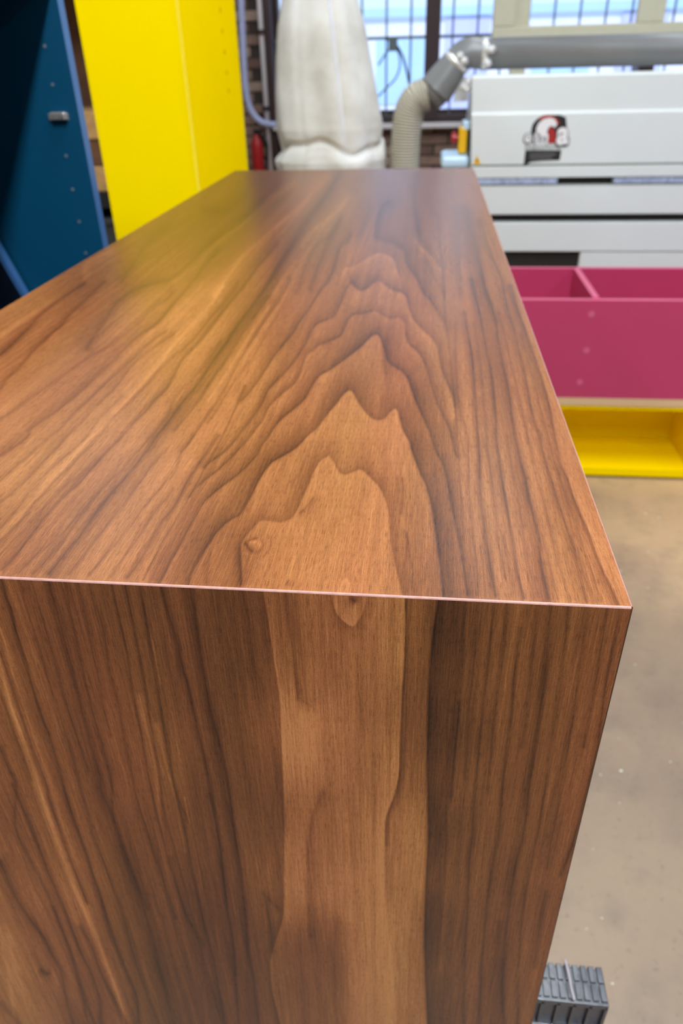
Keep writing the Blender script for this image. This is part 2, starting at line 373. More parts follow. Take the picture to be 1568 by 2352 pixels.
# ------------------------------------------------------------------ the walnut cabinet
TOP_RINGS = """
0.35 2 2 329,1332 344,1301 357,1276 375,1242 433,1143 451,1112 471,1074 487,1046 502,1020 525,972 548,921 563,885
0.35 2 2 1051,1000 1044,921 1039,870 1029,768 1024,742 1020,678 1018,640 1013,590 1007,522
0.3 2 2 1073,1367 1068,1319 1065,1255 1063,1204 1060,1153 1055,1102 1053,1026
0.1 8 10 673,1349 683,1327 706,1309 732,1293 749,1276 755,1242 760,1217 778,1199 798,1189 824,1186 834,1199 839,1222 837,1255
-0.12 1 14 673,1349 683,1327 706,1309 732,1293 749,1276 755,1242 760,1217 778,1199 798,1189 824,1186 834,1199 839,1222 837,1255
-0.16 1 16 781,1355 788,1334 796,1330 802,1339 805,1355
0.38 26 2 554,1343 553,1319 551,1288 551,1255 558,1237 573,1219 589,1202 602,1194 622,1196 645,1198 668,1189 683,1168 693,1143 706,1115 719,1084 732,1061 749,1048 757,1046 767,1061 778,1082 793,1089 811,1082 824,1077 837,1082 852,1097 867,1112 880,1133 890,1163 895,1199 898,1235 903,1268 908,1296 916,1327 923,1362
-0.12 2 16 589,1202 602,1194 622,1196 645,1198 668,1189 683,1168 693,1143 706,1115 719,1084 732,1061 749,1048 757,1046 767,1061 778,1082 793,1089 811,1082 824,1077 837,1082 852,1097 867,1112 880,1133 890,1163 895,1199 898,1235 903,1268 908,1296 916,1327 923,1362
0.55 30 2 433,1342 441,1314 456,1288 469,1265 482,1245 497,1222 515,1204 533,1191 551,1181 563,1163 579,1133 594,1102 609,1079 624,1061 650,1046 681,1026 706,1000 726,984 751,951 774,923 789,903 802,895 812,900 820,916 833,936 848,954 866,964 884,959 896,944 907,937 914,944 919,961 927,989 940,1012 944,1026 952,1051 964,1082 977,1110 987,1143 994,1173 999,1212 1003,1245 1008,1281 1013,1319 1017,1375
0.24 50 2 944,1026 952,1051 964,1082 977,1110 987,1143 994,1173 999,1212 1003,1245 1008,1281 1013,1319 1017,1375
0.16 40 2 563,1163 579,1133 594,1102 609,1079 624,1061 650,1046 681,1026 706,1000
-0.14 2 18 700,1010 726,984 751,951 774,923 789,903 802,895 812,900 820,916 833,936 848,954 866,964 884,959 896,944 907,937 914,944 919,961 927,989 940,1012
0.5 16 2 367,1339 383,1309 393,1286 400,1276 413,1253 428,1224 441,1202 456,1173 469,1153 484,1138 512,1115 543,1092 563,1074 589,1046 599,1026 614,1005 635,974 655,954 681,933 701,913 716,885 734,862 757,849 778,834 798,819 802,816 828,796 845,778 858,768 868,768 876,780 884,803 891,829 907,842 924,852 937,870 947,898 958,928 973,961 988,995 1001,1038 1013,1056 1023,1087 1031,1128 1038,1168 1046,1204 1054,1245 1061,1288 1069,1332 1073,1367
0.2 40 2 701,913 716,885 734,862 757,849 778,834 798,819 802,816 828,796 845,778 858,768 868,768 876,780 884,803 891,829 907,842 924,852 937,870 947,898 958,928
-0.12 2 16 733,864 751,854 777,834 802,816 828,796 845,778 858,768 868,768 876,780
0.4 10 2 433,1143 451,1120 471,1102 497,1082 522,1059 543,1038 563,1015 568,1012 586,989 602,967 612,944 627,923 655,898 676,880 688,859 696,839 704,816 721,803 732,793 752,785 778,773 787,762 799,734 812,722 835,719 858,714 868,717 879,724 896,732 917,729 930,742 932,768 940,791 955,803 970,824 981,847 988,877 1001,916 1016,951 1034,992 1044,1038 1051,1051
-0.16 1 10 568,1012 586,989 602,967 612,944 627,923 655,898 676,880 688,859 696,839 704,816 721,803 732,793
-0.16 1 10 858,714 868,717 879,724 896,732 917,729 930,742 932,768 940,791 955,803 970,824
0.42 12 2 469,1074 479,1064 502,1048 522,1031 545,1005 553,992 573,969 591,944 604,921 614,898 630,880 655,854 676,829 691,806 704,783 716,757 732,742 752,734 770,722 783,696 784,694 794,666 807,648 815,658 830,667 845,660 858,648 873,645 886,655 904,666 924,671 935,686 940,709 950,734 968,755 988,773 1004,796 1009,824 1016,854 1029,885 1039,910 1043,933
0.35 34 2 807,648 815,658 830,667 845,660 858,648
-0.2 1 12 924,671 935,686 940,709 950,734 968,755 988,773 1004,796 1009,824 1016,854 1029,885 1039,910 1043,959
-0.2 1 12 715,752 736,742 756,729 774,714 784,694
-0.14 2 14 815,658 830,667 845,660 858,648 873,645 886,655 904,666
0.42 12 2 553,921 566,908 589,880 609,849 627,821 645,798 670,768 686,742 706,714 729,678 757,640 771,606 778,577 784,564 799,552 807,533
-0.22 1 22 784,629 790,615 807,613 834,600 853,587 872,582 891,587 903,596 909,612 914,629
0.14 16 1 784,629 790,615 807,613 834,600 853,587 872,582 891,587 903,596 909,612 914,629
0.4 16 3 895,462 876,474 868,499 863,529 863,545 876,550 901,556 920,567 932,579 933,600 947,623 960,642 968,663 976,678 986,686 1004,714 1019,737 1025,757
0.22 4 6 1015,615 1003,606 992,587 977,566 965,546 957,514 952,476
-0.15 6 4 1013,621 992,596 977,579 963,567 955,552
0.16 4 4 1007,522 1003,502 992,487 984,447
0.16 4 5 1019,673 999,640 990,619 969,596
0.5 4 2 563,1251 566,1245 576,1240 589,1237
0.2 3 3 602,1240 604,1250 599,1263 589,1270
0.16 2 2 614,1230 622,1245 617,1265 604,1278
-0.25 6 6 573,1246 589,1245 596,1253
0.65 7 5 566,1249 570,1258 579,1267
0.35 10 2 554,1343 554,1319 553,1293 552,1258
0.14 14 14 566,1332 566,1301 563,1276
0.25 5 3 474,1339 477,1306 484,1270
0.38 14 3 5,1309 31,1283 56,1250 82,1217 102,1189 130,1158 153,1135 179,1112 204,1084 230,1056 255,1028 278,1005 306,972 332,946 357,918 383,890 420,826 451,793 477,762 502,729 528,696 553,666 573,640 594,610 617,584 637,559
0.5 12 12 112,1319 135,1288 158,1260 184,1230 204,1199 224,1173 245,1148 265,1122 286,1099 306,1074 327,1048 344,1026 357,1005 383,974 420,923 446,893 466,864 484,836 502,811 522,783 543,752 563,724 584,696 604,668 622,640 637,615 655,584 676,553 696,525 711,500 727,477 744,457 757,436 770,413 780,395
0.12 22 22 400,949 420,923 446,893 466,864 484,836 502,811 522,783 543,752 563,724 584,696 604,668 622,640 637,615 655,584 676,553 696,525 711,500 727,477 744,457
0.32 14 3 0,1048 31,1028 66,1000 69,987 99,964 128,946 153,926 179,905 204,882 230,857 255,834 281,808 306,783 332,762 362,742 383,717 426,666 448,640 477,602 502,574
0.3 16 12 199,803 209,783 224,762 245,729 268,696 293,676 314,663 339,655 355,650 393,640 432,610 457,579 510,538 535,523 573,490 589,474 604,457
0.22 5 2 0,1105 20,1087 43,1066 66,1048 87,1028 110,1008 143,979 168,951 199,923 230,893 255,870 281,847 306,824 332,798 357,778 383,760
0.25 12 2 0,1156 31,1130 61,1102 89,1074 110,1051 128,1033 145,1015 145,1012 173,984 194,964 212,941 235,921 258,898 276,877 293,854 319,826 357,796 400,768
0.2 4 2 0,1214 26,1184 51,1156 66,1135 87,1112 107,1089 128,1066 153,1046 179,1023 202,1000 230,959 255,936 281,910
0.22 4 2 0,1247 28,1217 51,1194 77,1158 102,1133 128,1102 158,1077 184,1048 212,1023 230,1003 250,969 281,941 306,916 344,875 378,836 431,793 459,762 484,729 510,701 535,668 548,648
-0.16 10 2 0,1237 26,1207 51,1181 77,1151 102,1122 128,1094 158,1064 204,1012 242,977 281,931 332,877 370,836 400,793 438,755 477,711 515,655
0.12 6 2 0,1273 38,1235 77,1194 115,1153 153,1115 191,1084 230,1051
0.2 8 2 43,1316 77,1281 122,1245 153,1214 179,1186 209,1151 242,1115 281,1079 306,1048 339,1013 383,959 400,916 431,882 471,839 507,783
0.2 6 2 77,1319 107,1286 138,1253 173,1204 204,1163
0.22 5 2 158,1319 194,1276 204,1260 242,1212 268,1179 306,1128 344,1077 383,1031
0.22 5 2 204,1321 242,1278 268,1250 293,1217 319,1181 357,1135 400,1087 415,1043 431,1023 446,1000
0.25 5 3 255,1327 281,1286 306,1250 332,1209 357,1173 383,1143 400,1122
0.32 7 3 293,1327 319,1291 342,1250 367,1204 400,1166 426,1115 441,1089 459,1061 477,1038 502,1000
0.25 6 2 415,1038 438,1010 464,974 484,946 507,910 528,870 553,824 579,783 604,742 630,706 655,666 668,640
0.3 10 2 400,989 426,959 451,928 471,898 494,862 515,834 540,793 566,752 594,714 624,673 645,640 693,574
-0.14 3 8 477,921 515,864 543,819 579,760 617,704
0.18 4 2 477,972 502,936 538,877 573,829
0.42 14 7 0,816 26,793 51,768 71,747 92,724 115,704 143,683 173,663 194,650
0.32 12 3 0,895 20,867 43,844 61,824 79,803 102,783 122,762 143,745 158,724 184,701 212,673 240,648
0.18 4 3 0,964 31,944 66,916 102,893 133,870 163,849 194,829 224,808 255,793 281,773 319,742 357,704 383,686 400,668
-0.18 12 10 0,775 51,737 102,704 163,666 194,640 202,604 258,576
-0.12 10 10 400,502 446,482 497,449 533,413
-0.2 10 10 400,648 456,604 507,551 558,515 594,490 624,457 650,439 681,418
-0.25 14 12 489,680 528,630 558,589 594,556 630,523 668,495 701,464 721,436 757,406
-0.2 10 12 624,673 668,604 706,543 744,508 778,482 798,451
0.2 8 8 681,673 706,597 732,559 762,538 778,508
0.3 10 10 710,667 742,581 763,537 777,506 782,491
0.2 10 8 279,650 317,589 355,543 381,523
0.22 14 10 459,477 507,487 543,464 563,444
0.2 20 12 553,502 584,477 609,454 630,431 645,403
0.25 4 2 1098,1367 1096,1306 1088,1242 1083,1191 1078,1140 1076,1077 1074,1000 1055,933 1048,857 1046,793 1047,742
0.45 6 3 1138,1370 1132,1337 1121,1268 1114,1222 1106,1166 1102,1115 1101,1051 1097,1000 1095,972 1090,895 1084,819 1075,768 1067,717
0.2 4 2 1162,1332 1152,1281 1142,1230 1137,1179 1132,1128 1127,1084 1119,1026 1118,1000 1113,946 1106,857 1098,793 1090,742
0.48 6 3 1203,1375 1190,1321 1178,1250 1170,1199 1162,1153 1152,1097 1147,1056 1139,1000 1139,972 1134,908 1126,844 1116,798 1108,755 1098,704 1088,660 1083,640
0.2 4 2 1239,1372 1223,1321 1208,1255 1198,1194 1188,1133 1178,1084 1167,1020 1165,1000
0.52 16 5 1259,1378 1252,1339 1241,1288 1239,1242 1229,1199 1218,1158 1208,1112 1198,1071 1188,1026 1183,1000 1182,997 1174,946 1169,908 1162,870 1152,824 1144,783 1139,742 1129,704 1116,671 1108,640 1099,600 1091,562 1080,523 1074,495 1068,476
0.22 5 3 1310,1383 1290,1319 1274,1260 1259,1194 1246,1148 1231,1097 1221,1051 1211,1000 1208,984 1195,933 1185,882 1172,831 1162,783 1144,717
0.36 7 2 1348,1383 1331,1319 1318,1268 1305,1224 1290,1179 1274,1128 1259,1082 1246,1038 1239,1000 1228,972 1215,916 1205,857 1192,806 1180,755 1167,717 1157,666 1152,640 1124,571 1110,529 1103,504
0.18 4 2 1382,1383 1356,1306 1336,1242 1318,1194 1300,1143 1285,1097 1269,1051 1257,1000 1243,946 1228,882 1210,819 1195,768
0.42 14 2 1420,1388 1402,1349 1382,1306 1364,1260 1351,1224 1333,1184 1315,1138 1303,1102 1287,1064 1274,1000 1264,946 1251,895 1236,844 1220,798 1205,755 1187,704 1174,655
-0.12 1 14 1407,1349 1387,1306 1369,1260 1356,1224 1338,1184 1320,1138 1308,1102
0.18 4 4 1057,680 1055,610 1051,552 1047,514 1042,476
0.16 4 4 1084,657 1078,610 1068,552
0.2 3 20 884,859 882,819 876,783
-0.12 0 18 1051,1000 1044,921 1039,870 1029,768 1024,742 1020,678 1018,640 1013,590 1007,522
-0.14 0 12 1073,1367 1068,1319 1065,1255 1063,1204 1060,1153 1055,1102 1053,1026
0.16 3 3 1114,1370 1110,1306 1102,1255
0.16 3 3 1183,1372 1172,1319 1162,1268 1155,1230
0.14 3 3 1226,1378 1213,1319
0.16 3 4 1280,1378 1264,1319 1254,1268 1246,1230
0.16 3 4 1326,1383 1308,1321 1295,1268
0.16 3 5 1366,1383 1343,1332 1328,1281 1308,1230
0.14 3 3 1113,1038 1108,997
0.15 4 4 822,545 834,514 847,487 845,464
0.2 8 6 962,533 954,476 953,437 954,403
0.15 6 6 872,466 887,457 903,443
0.22 12 3 719,1143 704,1163 688,1179
0.3 2 2 921,1179 926,1128 923,1097
0.3 2 2 944,1306 939,1268 934,1224
0.22 2 2 911,1117 912,1094
0.24 2 2 931,1293 932,1255 929,1219
0.2 2 2 945,1352 946,1319
0.2 2 2 977,1332 980,1293
0.3 2 1.5 658,1342 663,1332
"""
FRONT_RINGS = """
0.3 2 2 468,2043 454,1976 437,1899 398,1800 383,1638 370,1565 351,1479 335,1393 325,1340 322,1325
-0.5 0 1.6 325,1340 335,1393 351,1479 370,1571
-0.35 0 1.6 424,1832 435,1892 447,1941 466,2043
0.3 2 2 1002,2222 1013,2134 1023,2011 1027,1877 1038,1824 1046,1717 1057,1610 1064,1485 1071,1381 1072,1364
0.5 8 2 1038,1831 1041,1789 1046,1717 1052,1664 1057,1610
0.45 8 3 324,2385 320,2352 313,2289 296,2247 268,2177 250,2127 232,2061 215,2015 204,1976 187,1930 169,1881 155,1839 143,1792 128,1737 112,1686 99,1654 86,1613 73,1571 61,1527 48,1489 35,1444 26,1402 13,1367 3,1329 -2,1308
0.4 20 16 406,2385 394,2335 380,2275 363,2212 345,2138 327,2075 306,2018 289,1965 268,1895 243,1842 232,1814 230,1792 220,1750 204,1693 191,1645 179,1591 166,1540 153,1495 137,1431 121,1374 112,1332 108,1314
0.35 4 3 520,2385 493,2293 472,2222 454,2156 429,2103 408,2046 387,1976 373,1916 352,1842 332,1731 322,1674 309,1610 300,1559 290,1495 277,1438 265,1387 255,1339 251,1321
0.32 4 3 468,2173 444,2117 422,2025 401,1951 377,1870 367,1788 354,1709 344,1648 332,1575 319,1508 309,1447 297,1390 287,1339 284,1323
0.4 6 4 523,2385 503,2275 489,2198 468,2117 451,2046 433,1951 415,1867 389,1750 379,1686 367,1613 354,1540 344,1476 335,1422 322,1342 319,1325
0.3 5 3 405,2110 373,2018 345,1930 317,1846 303,1772 287,1699 271,1616 255,1559 246,1501 236,1438 217,1383 204,1336 199,1319
0.25 4 3 255,1693 236,1603 217,1517 195,1412 179,1342 173,1317
0.25 4 3 378,2385 338,2279 310,2205 292,2138 275,2078 246,2001 218,1927 190,1828 169,1744 140,1654 118,1584 96,1508 64,1406 45,1342 36,1310
0.25 3 2 204,1772 172,1677 143,1581 118,1489 92,1402 73,1339 65,1312
0.3 5 4 338,2089 292,1976 261,1884 255,1788 236,1718 210,1622 188,1527 166,1425 150,1342 145,1316
-0.36 15 13 288,2385 285,2352 282,2321 261,2254 236,2191 211,2131 187,2078 165,2029 141,1965 120,1899 102,1846 89,1801 67,1740 48,1686 29,1632 13,1578 0,1514
-0.12 5 4 176,1990 148,1906 127,1835 105,1772 73,1677 41,1584 19,1508 0,1438
-0.2 9 6 387,1962 366,1870 360,1788 348,1725 332,1661 319,1597
-0.2 9 5 426,1958 412,1888 394,1800 383,1772 373,1725 360,1661
0.32 4 3 201,2075 172,2004 141,1916 113,1835 108,1807 77,1725 45,1632 19,1552 0,1495
0.3 4 3 73,1792 51,1734 19,1645 0,1584
0.28 4 3 226,2385 197,2293 169,2205 141,2131 106,2046 70,1976 35,1895 38,1807 19,1763 0,1715
0.38 5 4 234,2385 232,2352 229,2300 211,2240 187,2191 162,2127 141,2075 113,2011 92,1955 60,1874 28,1800
0.3 10 4 307,2385 261,2293 229,2229 208,2170 183,2127
0.45 12 10 180,2385 162,2328 151,2293 141,2233 120,2194 102,2156 70,2113 46,2078 21,2029 0,1976
0.3 5 3 206,2385 201,2352 190,2286 172,2222 151,2159 123,2082
-0.15 6 10 38,2385 21,2244 18,2219 7,2180 0,2131
0.5 6 6 93,2228 104,2235 114,2235
0.3 8 8 68,2385 42,2352 21,2325 0,2303
0.42 5 3 551,2385 542,2258 535,2159 521,2075 510,1990 500,1906 486,1821 469,1734 453,1670 434,1581 418,1527 408,1476 383,1399 370,1342 367,1327
0.45 10 3 598,2385 594,2352 584,2258 570,2180 563,2099 556,2029 543,1941 534,1884 527,1812 514,1748 498,1684 491,1661 478,1603 466,1527 456,1463 446,1393 437,1342 435,1331
0.3 5 3 542,2240 531,2152 520,2082 512,1994 499,1906 482,1821
0.2 20 6 647,2061 644,2011 637,1948 626,1870 635,1786 622,1691 603,1579 584,1531 578,1452 555,1359 550,1337
-0.22 2 26 652,2385 644,2352 626,2275 622,2205 637,2152 651,2099 652,2011 653,1906 651,1818 648,1723 643,1611 632,1531 619,1436 606,1359 603,1340
0.3 12 2 650,2385 642,2352 624,2275 621,2205 635,2152 649,2099 651,2011 652,1906 649,1818 646,1723 641,1611 630,1531 616,1436 603,1359 600,1339
0.35 3 22 684,1605 678,1547 670,1483 660,1420 654,1362 652,1342
0.18 16 10 715,1621 696,1611
0.25 8 16 711,2152 709,2082 707,1976 711,1916 721,1867 742,1821
0.15 12 20 711,2187 718,2152 711,2082
0.2 24 18 782,2385 777,2328 770,2240 767,2170 777,2117
-0.15 3 3 785,2385 777,2317 772,2275
0.2 8 8 626,2187 619,2117 605,2046
0.22 8 10 640,2089 615,2061
0.18 10 10 577,2385 573,2328 566,2222 573,2152
-0.22 26 0 762,1366 766,1391 775,1413 791,1429 809,1439 820,1429 833,1407 839,1385 839,1366
0.2 1 14 762,1366 766,1391 775,1413 791,1429 809,1439 820,1429 833,1407 839,1385 839,1366
0.5 6 6 806,1375 814,1381
0.2 10 10 801,1372 814,1369 817,1381
-0.12 2 3 852,1439 861,1404 868,1369 871,1353
-0.22 26 1 910,2385 908,2352 904,2293 897,2187 883,2082 881,1976 883,1884 897,1842 906,1837 916,1774 917,1707 924,1595 930,1468 928,1369 928,1356
0.42 1 8 885,1941 887,1884 901,1842 909,1818 917,1774 919,1707 924,1595 931,1468 930,1369 930,1357
0.1 1 30 887,2082 885,1976 887,1884 901,1842 917,1774 919,1707 924,1595 931,1468 930,1369 930,1357
0.56 2 70 984,2385 982,2328 976,2187 978,2046 984,1917 982,1753 984,1628 989,1521 996,1449 1007,1378 1010,1361
0.3 3 34 984,2385 982,2328 976,2187 978,2046 984,1917 982,1753 984,1628 989,1521 996,1449 1007,1378 1010,1361
0.32 5 3 1064,2385 1065,2328 1067,2187 1074,2082 1078,1976 1087,1906 1086,1896 1095,1771 1104,1664 1114,1574 1125,1485 1134,1385 1136,1367
0.2 4 3 1068,1789 1079,1610 1093,1467 1100,1385 1102,1365
0.38 5 4 1098,2385 1101,2328 1108,2187 1118,2082 1132,1976 1146,1896 1154,1806 1164,1717 1175,1628 1182,1539 1196,1442
0.48 18 6 1158,2385 1157,2352 1153,2258 1161,2152 1168,2092 1182,1994 1204,1910 1214,1806 1232,1699 1245,1592 1257,1485 1264,1392 1265,1374
0.22 10 5 1196,1717 1214,1610 1223,1503 1232,1396 1234,1372
0.25 4 3 1121,1824 1132,1681 1146,1574 1157,1467 1164,1389 1166,1369
0.3 5 3 1188,2385 1189,2328 1192,2187 1203,2082 1217,1997 1238,1906 1250,1824 1261,1735 1279,1628 1293,1521 1304,1406 1307,1376
0.28 10 3 1256,1997 1266,1923 1275,1896 1289,1806 1304,1717 1321,1610 1332,1521 1346,1431 1354,1378
0.42 4 3 1287,2011 1321,1920 1346,1824 1368,1735 1379,1664 1393,1556 1411,1467 1423,1399 1426,1382
0.25 4 4 1339,1717 1361,1610 1375,1521 1389,1431 1397,1381
0.22 8 8 1122,2385 1132,2293 1143,2187 1146,2117
0.22 8 8 1227,2222 1238,2134 1252,2046
-0.16 0 30 1002,2222 1013,2134 1023,2011 1027,1877 1038,1824 1046,1717 1057,1610 1064,1485 1071,1381 1072,1364
-0.18 26 14 80,2385 46,2258 32,2205 21,2152
"""

BX0, BX1, BY0, BY1, BZ0, BZ1 = -0.5055, 0.1163, 0.3130, 2.0700, 0.75, 1.35
def parse(txt):
    out = []
    for ln in txt.strip().splitlines():
        t = ln.split(); P = np.array([[float(v) for v in s.split(',')] for s in t[3:]])
        q = np.array([list(v)[:2] for v in smooth_path([(a, b, 0) for a, b in P], 4)])
        out.append((float(t[0]), float(t[1]), float(t[2]), q))
    return out
def tone_field(P, rings, base, sig):
    px_, py_ = proj(P)
    num = np.zeros(len(px_)); den = np.full(len(px_), 1e-9)
    for x, y, v in base:
        g = np.exp(-((px_ - x) ** 2 + ((py_ - y) * 0.8) ** 2) / (2 * sig * sig)) + 1e-7; num += g * v; den += g
    tone = num / den
    for d, wl, wr, q in rings:
        m_ = max(abs(wl), abs(wr)) * 4.5 + 6
        sel = np.where((px_ > q[:, 0].min() - m_) & (px_ < q[:, 0].max() + m_) & (py_ > q[:, 1].min() - m_) & (py_ < q[:, 1].max() + m_))[0]
        if len(sel) == 0: continue
        X_, Y_ = px_[sel], py_[sel]
        best = np.full(len(sel), 1e9); sg = np.zeros(len(sel)); over = np.zeros(len(sel)); al = np.zeros(len(sel)); bc = np.zeros(len(sel)); L = 0
        for i in range(len(q) - 1):
            ax, ay = q[i]; dx, dy = q[i + 1] - q[i]; n2 = math.hypot(dx, dy)
            if n2 < 1e-6: continue
            loc = np.where((X_ > min(ax, ax + dx) - m_) & (X_ < max(ax, ax + dx) + m_) & (Y_ > min(ay, ay + dy) - m_) & (Y_ < max(ay, ay + dy) + m_))[0]
            vx, vy = X_[loc] - ax, Y_[loc] - ay
            tt = (vx * dx + vy * dy) / (n2 * n2); tc = np.clip(tt, 0, 1)
            ds = np.hypot(vx - tc * dx, vy - tc * dy); cr = (vx * dy - vy * dx) / n2
            b = best[loc]
            up = (ds < b - 1e-4) | ((np.abs(ds - b) <= 1e-4) & (np.abs(cr) > bc[loc]))
            ii = loc[up]; best[ii] = ds[up]; sg[ii] = np.sign(cr[up]); bc[ii] = np.abs(cr[up]); al[ii] = L + tc[up] * n2
            ov = np.zeros(len(loc))
            if i == 0: ov = np.maximum(0, -tt * n2)
            if i == len(q) - 2: ov = np.maximum(ov, (tt - 1) * n2)
            over[ii] = np.maximum(ov, 0)[up]
            L += n2
        wd = np.where(sg >= 0, max(wl, 0.8), max(wr, 0.8))
        prf = np.where(wd > 6, 0.72 * np.exp(-best / wd) + 0.28 * np.exp(-best / 2.2), np.exp(-best / wd)) * np.exp(-over / max(6.0, 0.9 * max(wl, wr))) * np.where(best < m_, 1, 0)
        wob = 0.84 + 0.16 * np.sin(al / 37.0 + wl * 5 + q[0, 0]) 
        k = d * prf * wob
        tone[sel] = np.where(d > 0, tone[sel] * (1 - k), tone[sel] - k * 0.75)
    return np.clip(0.66 + (tone - 0.66) * 1.2, 0.0, 0.97)
BASE_TOP = [(650, 1320, .82), (850, 1250, .82), (750, 1150, .80), (860, 1000, .80), (780, 950, .82), (550, 1300, .74), (450, 1330, .70), (970, 1250, .72), (1040, 1330, .62),
            (1120, 1300, .80), (1250, 1250, .76), (1380, 1300, .84), (1150, 1000, .76), (1260, 1000, .80), (1100, 700, .72), (1180, 700, .76), (1130, 480, .70),
            (100, 1280, .74), (250, 1200, .76), (60, 1000, .86), (200, 950, .84), (100, 850, .76), (300, 800, .84), (420, 700, .86), (440, 1050, .80), (500, 900, .82), (330, 1300, .80),
            (450, 560, .60), (540, 480, .52), (620, 440, .50), (330, 600, .68), (60, 740, .82), (200, 720, .70), (700, 480, .66), (620, 640, .76), (720, 640, .72), (900, 500, .60), (900, 640, .74), (1000, 520, .62), (850, 790, .74), (1000, 900, .72)]
BASE_FRONT = [(60, 1400, .66), (200, 1420, .58), (50, 1600, .68), (250, 1600, .64), (150, 1800, .66), (350, 1700, .68), (430, 1500, .58), (500, 1500, .52), (560, 1600, .50), (600, 1500, .48), (560, 1750, .52), (590, 1900, .56), (600, 1450, .50),
              (680, 1450, .88), (670, 1600, .92), (670, 1700, .92), (750, 1500, .70), (830, 1700, .78), (900, 1500, .84), (780, 1900, .76), (680, 2000, .86), (860, 2000, .86), (860, 2250, .86), (960, 1600, .60), (1030, 1500, .50),
              (1150, 1500, .68), (1300, 1500, .66), (1400, 1500, .66), (1130, 1900, .66), (1250, 1900, .66), (1080, 2200, .66), (1180, 2200, .66), (60, 2200, .76), (150, 2050, .70), (300, 2200, .62), (430, 2200, .50), (520, 2100, .50), (570, 2250, .54), (400, 2000, .60), (700, 2250, .62)]
def sheet(name, us, vs, to3d, rings, base, sig, mat, parent, label):
    nu, nv = len(us), len(vs)
    U, V = np.meshgrid(us, vs); P = to3d(U.ravel(), V.ravel())
    me = bpy.data.meshes.new(name); me.vertices.add(nu * nv); me.vertices.foreach_set('co', P.ravel())
    idx = np.arange(nu * nv).reshape(nv, nu)
    qd = np.stack([idx[:-1, :-1], idx[:-1, 1:], idx[1:, 1:], idx[1:, :-1]], -1).reshape(-1, 4)
    nf = len(qd); me.loops.add(nf * 4); me.loops.foreach_set('vertex_index', qd.ravel().astype(np.int32))
    me.polygons.add(nf); me.polygons.foreach_set('loop_start', (np.arange(nf) * 4).astype(np.int32))
    me.update(calc_edges=True)
    a = me.attributes.new('tone', 'FLOAT', 'POINT'); a.data.foreach_set('value', tone_field(P, rings, base, sig).astype(np.float32))
    o = link(name, me, mat, parent, label); return o
def spaced(px_at, lo, hi, step):                  # parameter values whose sight lines are about step apart
    t = np.linspace(lo, hi, 6000); v = px_at(t); n = int(abs(v[-1] - v[0]) / step)
    o = np.argsort(v); return np.interp(np.linspace(v[0], v[-1], n), v[o], t[o])
EDGE = 0.0011
cab = thing('walnut_cabinet', 'large walnut-veneered cabinet laid flat across black sawhorses, filling the foreground', 'cabinet', (-0.195, 1.19, BZ0))
xs = np.concatenate([np.arange(BX0, -0.245, 0.0013), np.arange(-0.245, BX1 - EDGE, 0.00063), [BX1 - EDGE]])
ys = spaced(lambda t: proj(np.stack([t * 0 + 0.0, t, t * 0 + BZ1], -1))[1], BY0 + EDGE, BY1, 2.5)
top = sheet('top_panel', xs, ys, lambda u, v: np.stack([u, v, u * 0 + BZ1], -1), [(r[0] * 0.9,) + r[1:] for r in parse(TOP_RINGS)], BASE_TOP, 60, M_TOP, cab, 'top veneer with arched cathedral grain')
xs2 = np.concatenate([np.arange(BX0, -0.42, 0.004), np.arange(-0.42, BX1 - EDGE, 0.00063), [BX1 - EDGE]])
zs = spaced(lambda t: proj(np.stack([t * 0 + 0.0, t * 0 + BY0, t], -1))[1], BZ1 - EDGE, 0.765, 2.6)
end = sheet('end_panel', xs2, np.concatenate([zs, [BZ0]]), lambda u, v: np.stack([u, u * 0 + BY0, v], -1), [(r[0] * 1.1,) + r[1:] for r in parse(FRONT_RINGS)], BASE_FRONT, 60, M_END, cab, 'near end veneer with straight upright grain')
def flat_tone(o, v):
    a = o.data.attributes.new('tone', 'FLOAT', 'POINT'); a.data.foreach_set('value', np.full(len(o.data.vertices), v, np.float32)); return o
M_EDGE = plain('walnut_edge_highlight', srgb(168, 122, 110), 0.5, var=0.12, sc=260, bump=0.3)  # light caught on the rounded edges, painted as a paler colour
bm = bmesh.new(); N = 60
rows = [[bm.verts.new((BX0 + (BX1 - EDGE - BX0) * i / N, BY0 + EDGE * (1 - math.cos(a)), BZ1 - EDGE * (1 - math.sin(a)))) for i in range(N + 1)] for a in (0, R(30), R(60), R(90))]
for a, b in zip(rows, rows[1:]):
    for i in range(N): bm.faces.new((a[i], a[i + 1], b[i + 1], b[i]))
obj('mitre_edge', bm, M_EDGE, cab, label='mitre edge with painted highlight between top and end', smooth=True)
bm = bmesh.new()
rows = [[bm.verts.new((BX1 - EDGE * (1 - math.sin(a)), BY0 + EDGE + (BY1 - BY0 - EDGE) * i / N, BZ1 - EDGE * (1 - math.cos(a)))) for i in range(N + 1)] for a in (0, R(45), R(90))]
for a, b in zip(rows, rows[1:]):
    for i in range(N): bm.faces.new((a[i], a[i + 1], b[i + 1], b[i]))
obj('long_edge', bm, M_EDGE, cab, smooth=True)
bm = bmesh.new()
rows = [[bm.verts.new((BX1 - EDGE * (1 - math.sin(a)), BY0 + EDGE * (1 - math.cos(a)), BZ0 + (BZ1 - EDGE - BZ0) * i / 20)) for i in range(21)] for a in (0, R(45), R(90))]
for a, b in zip(rows, rows[1:]):
    for i in range(20): bm.faces.new((a[i], a[i + 1], b[i + 1], b[i]))
flat_tone(obj('corner_edge', bm, M_END, cab, smooth=True), 0.3)
flat_tone(box('side_panel', BX1 - 0.019, BX1, BY0 + EDGE, BY1, BZ0, BZ1 - EDGE, M_TOP, cab), 0.6)
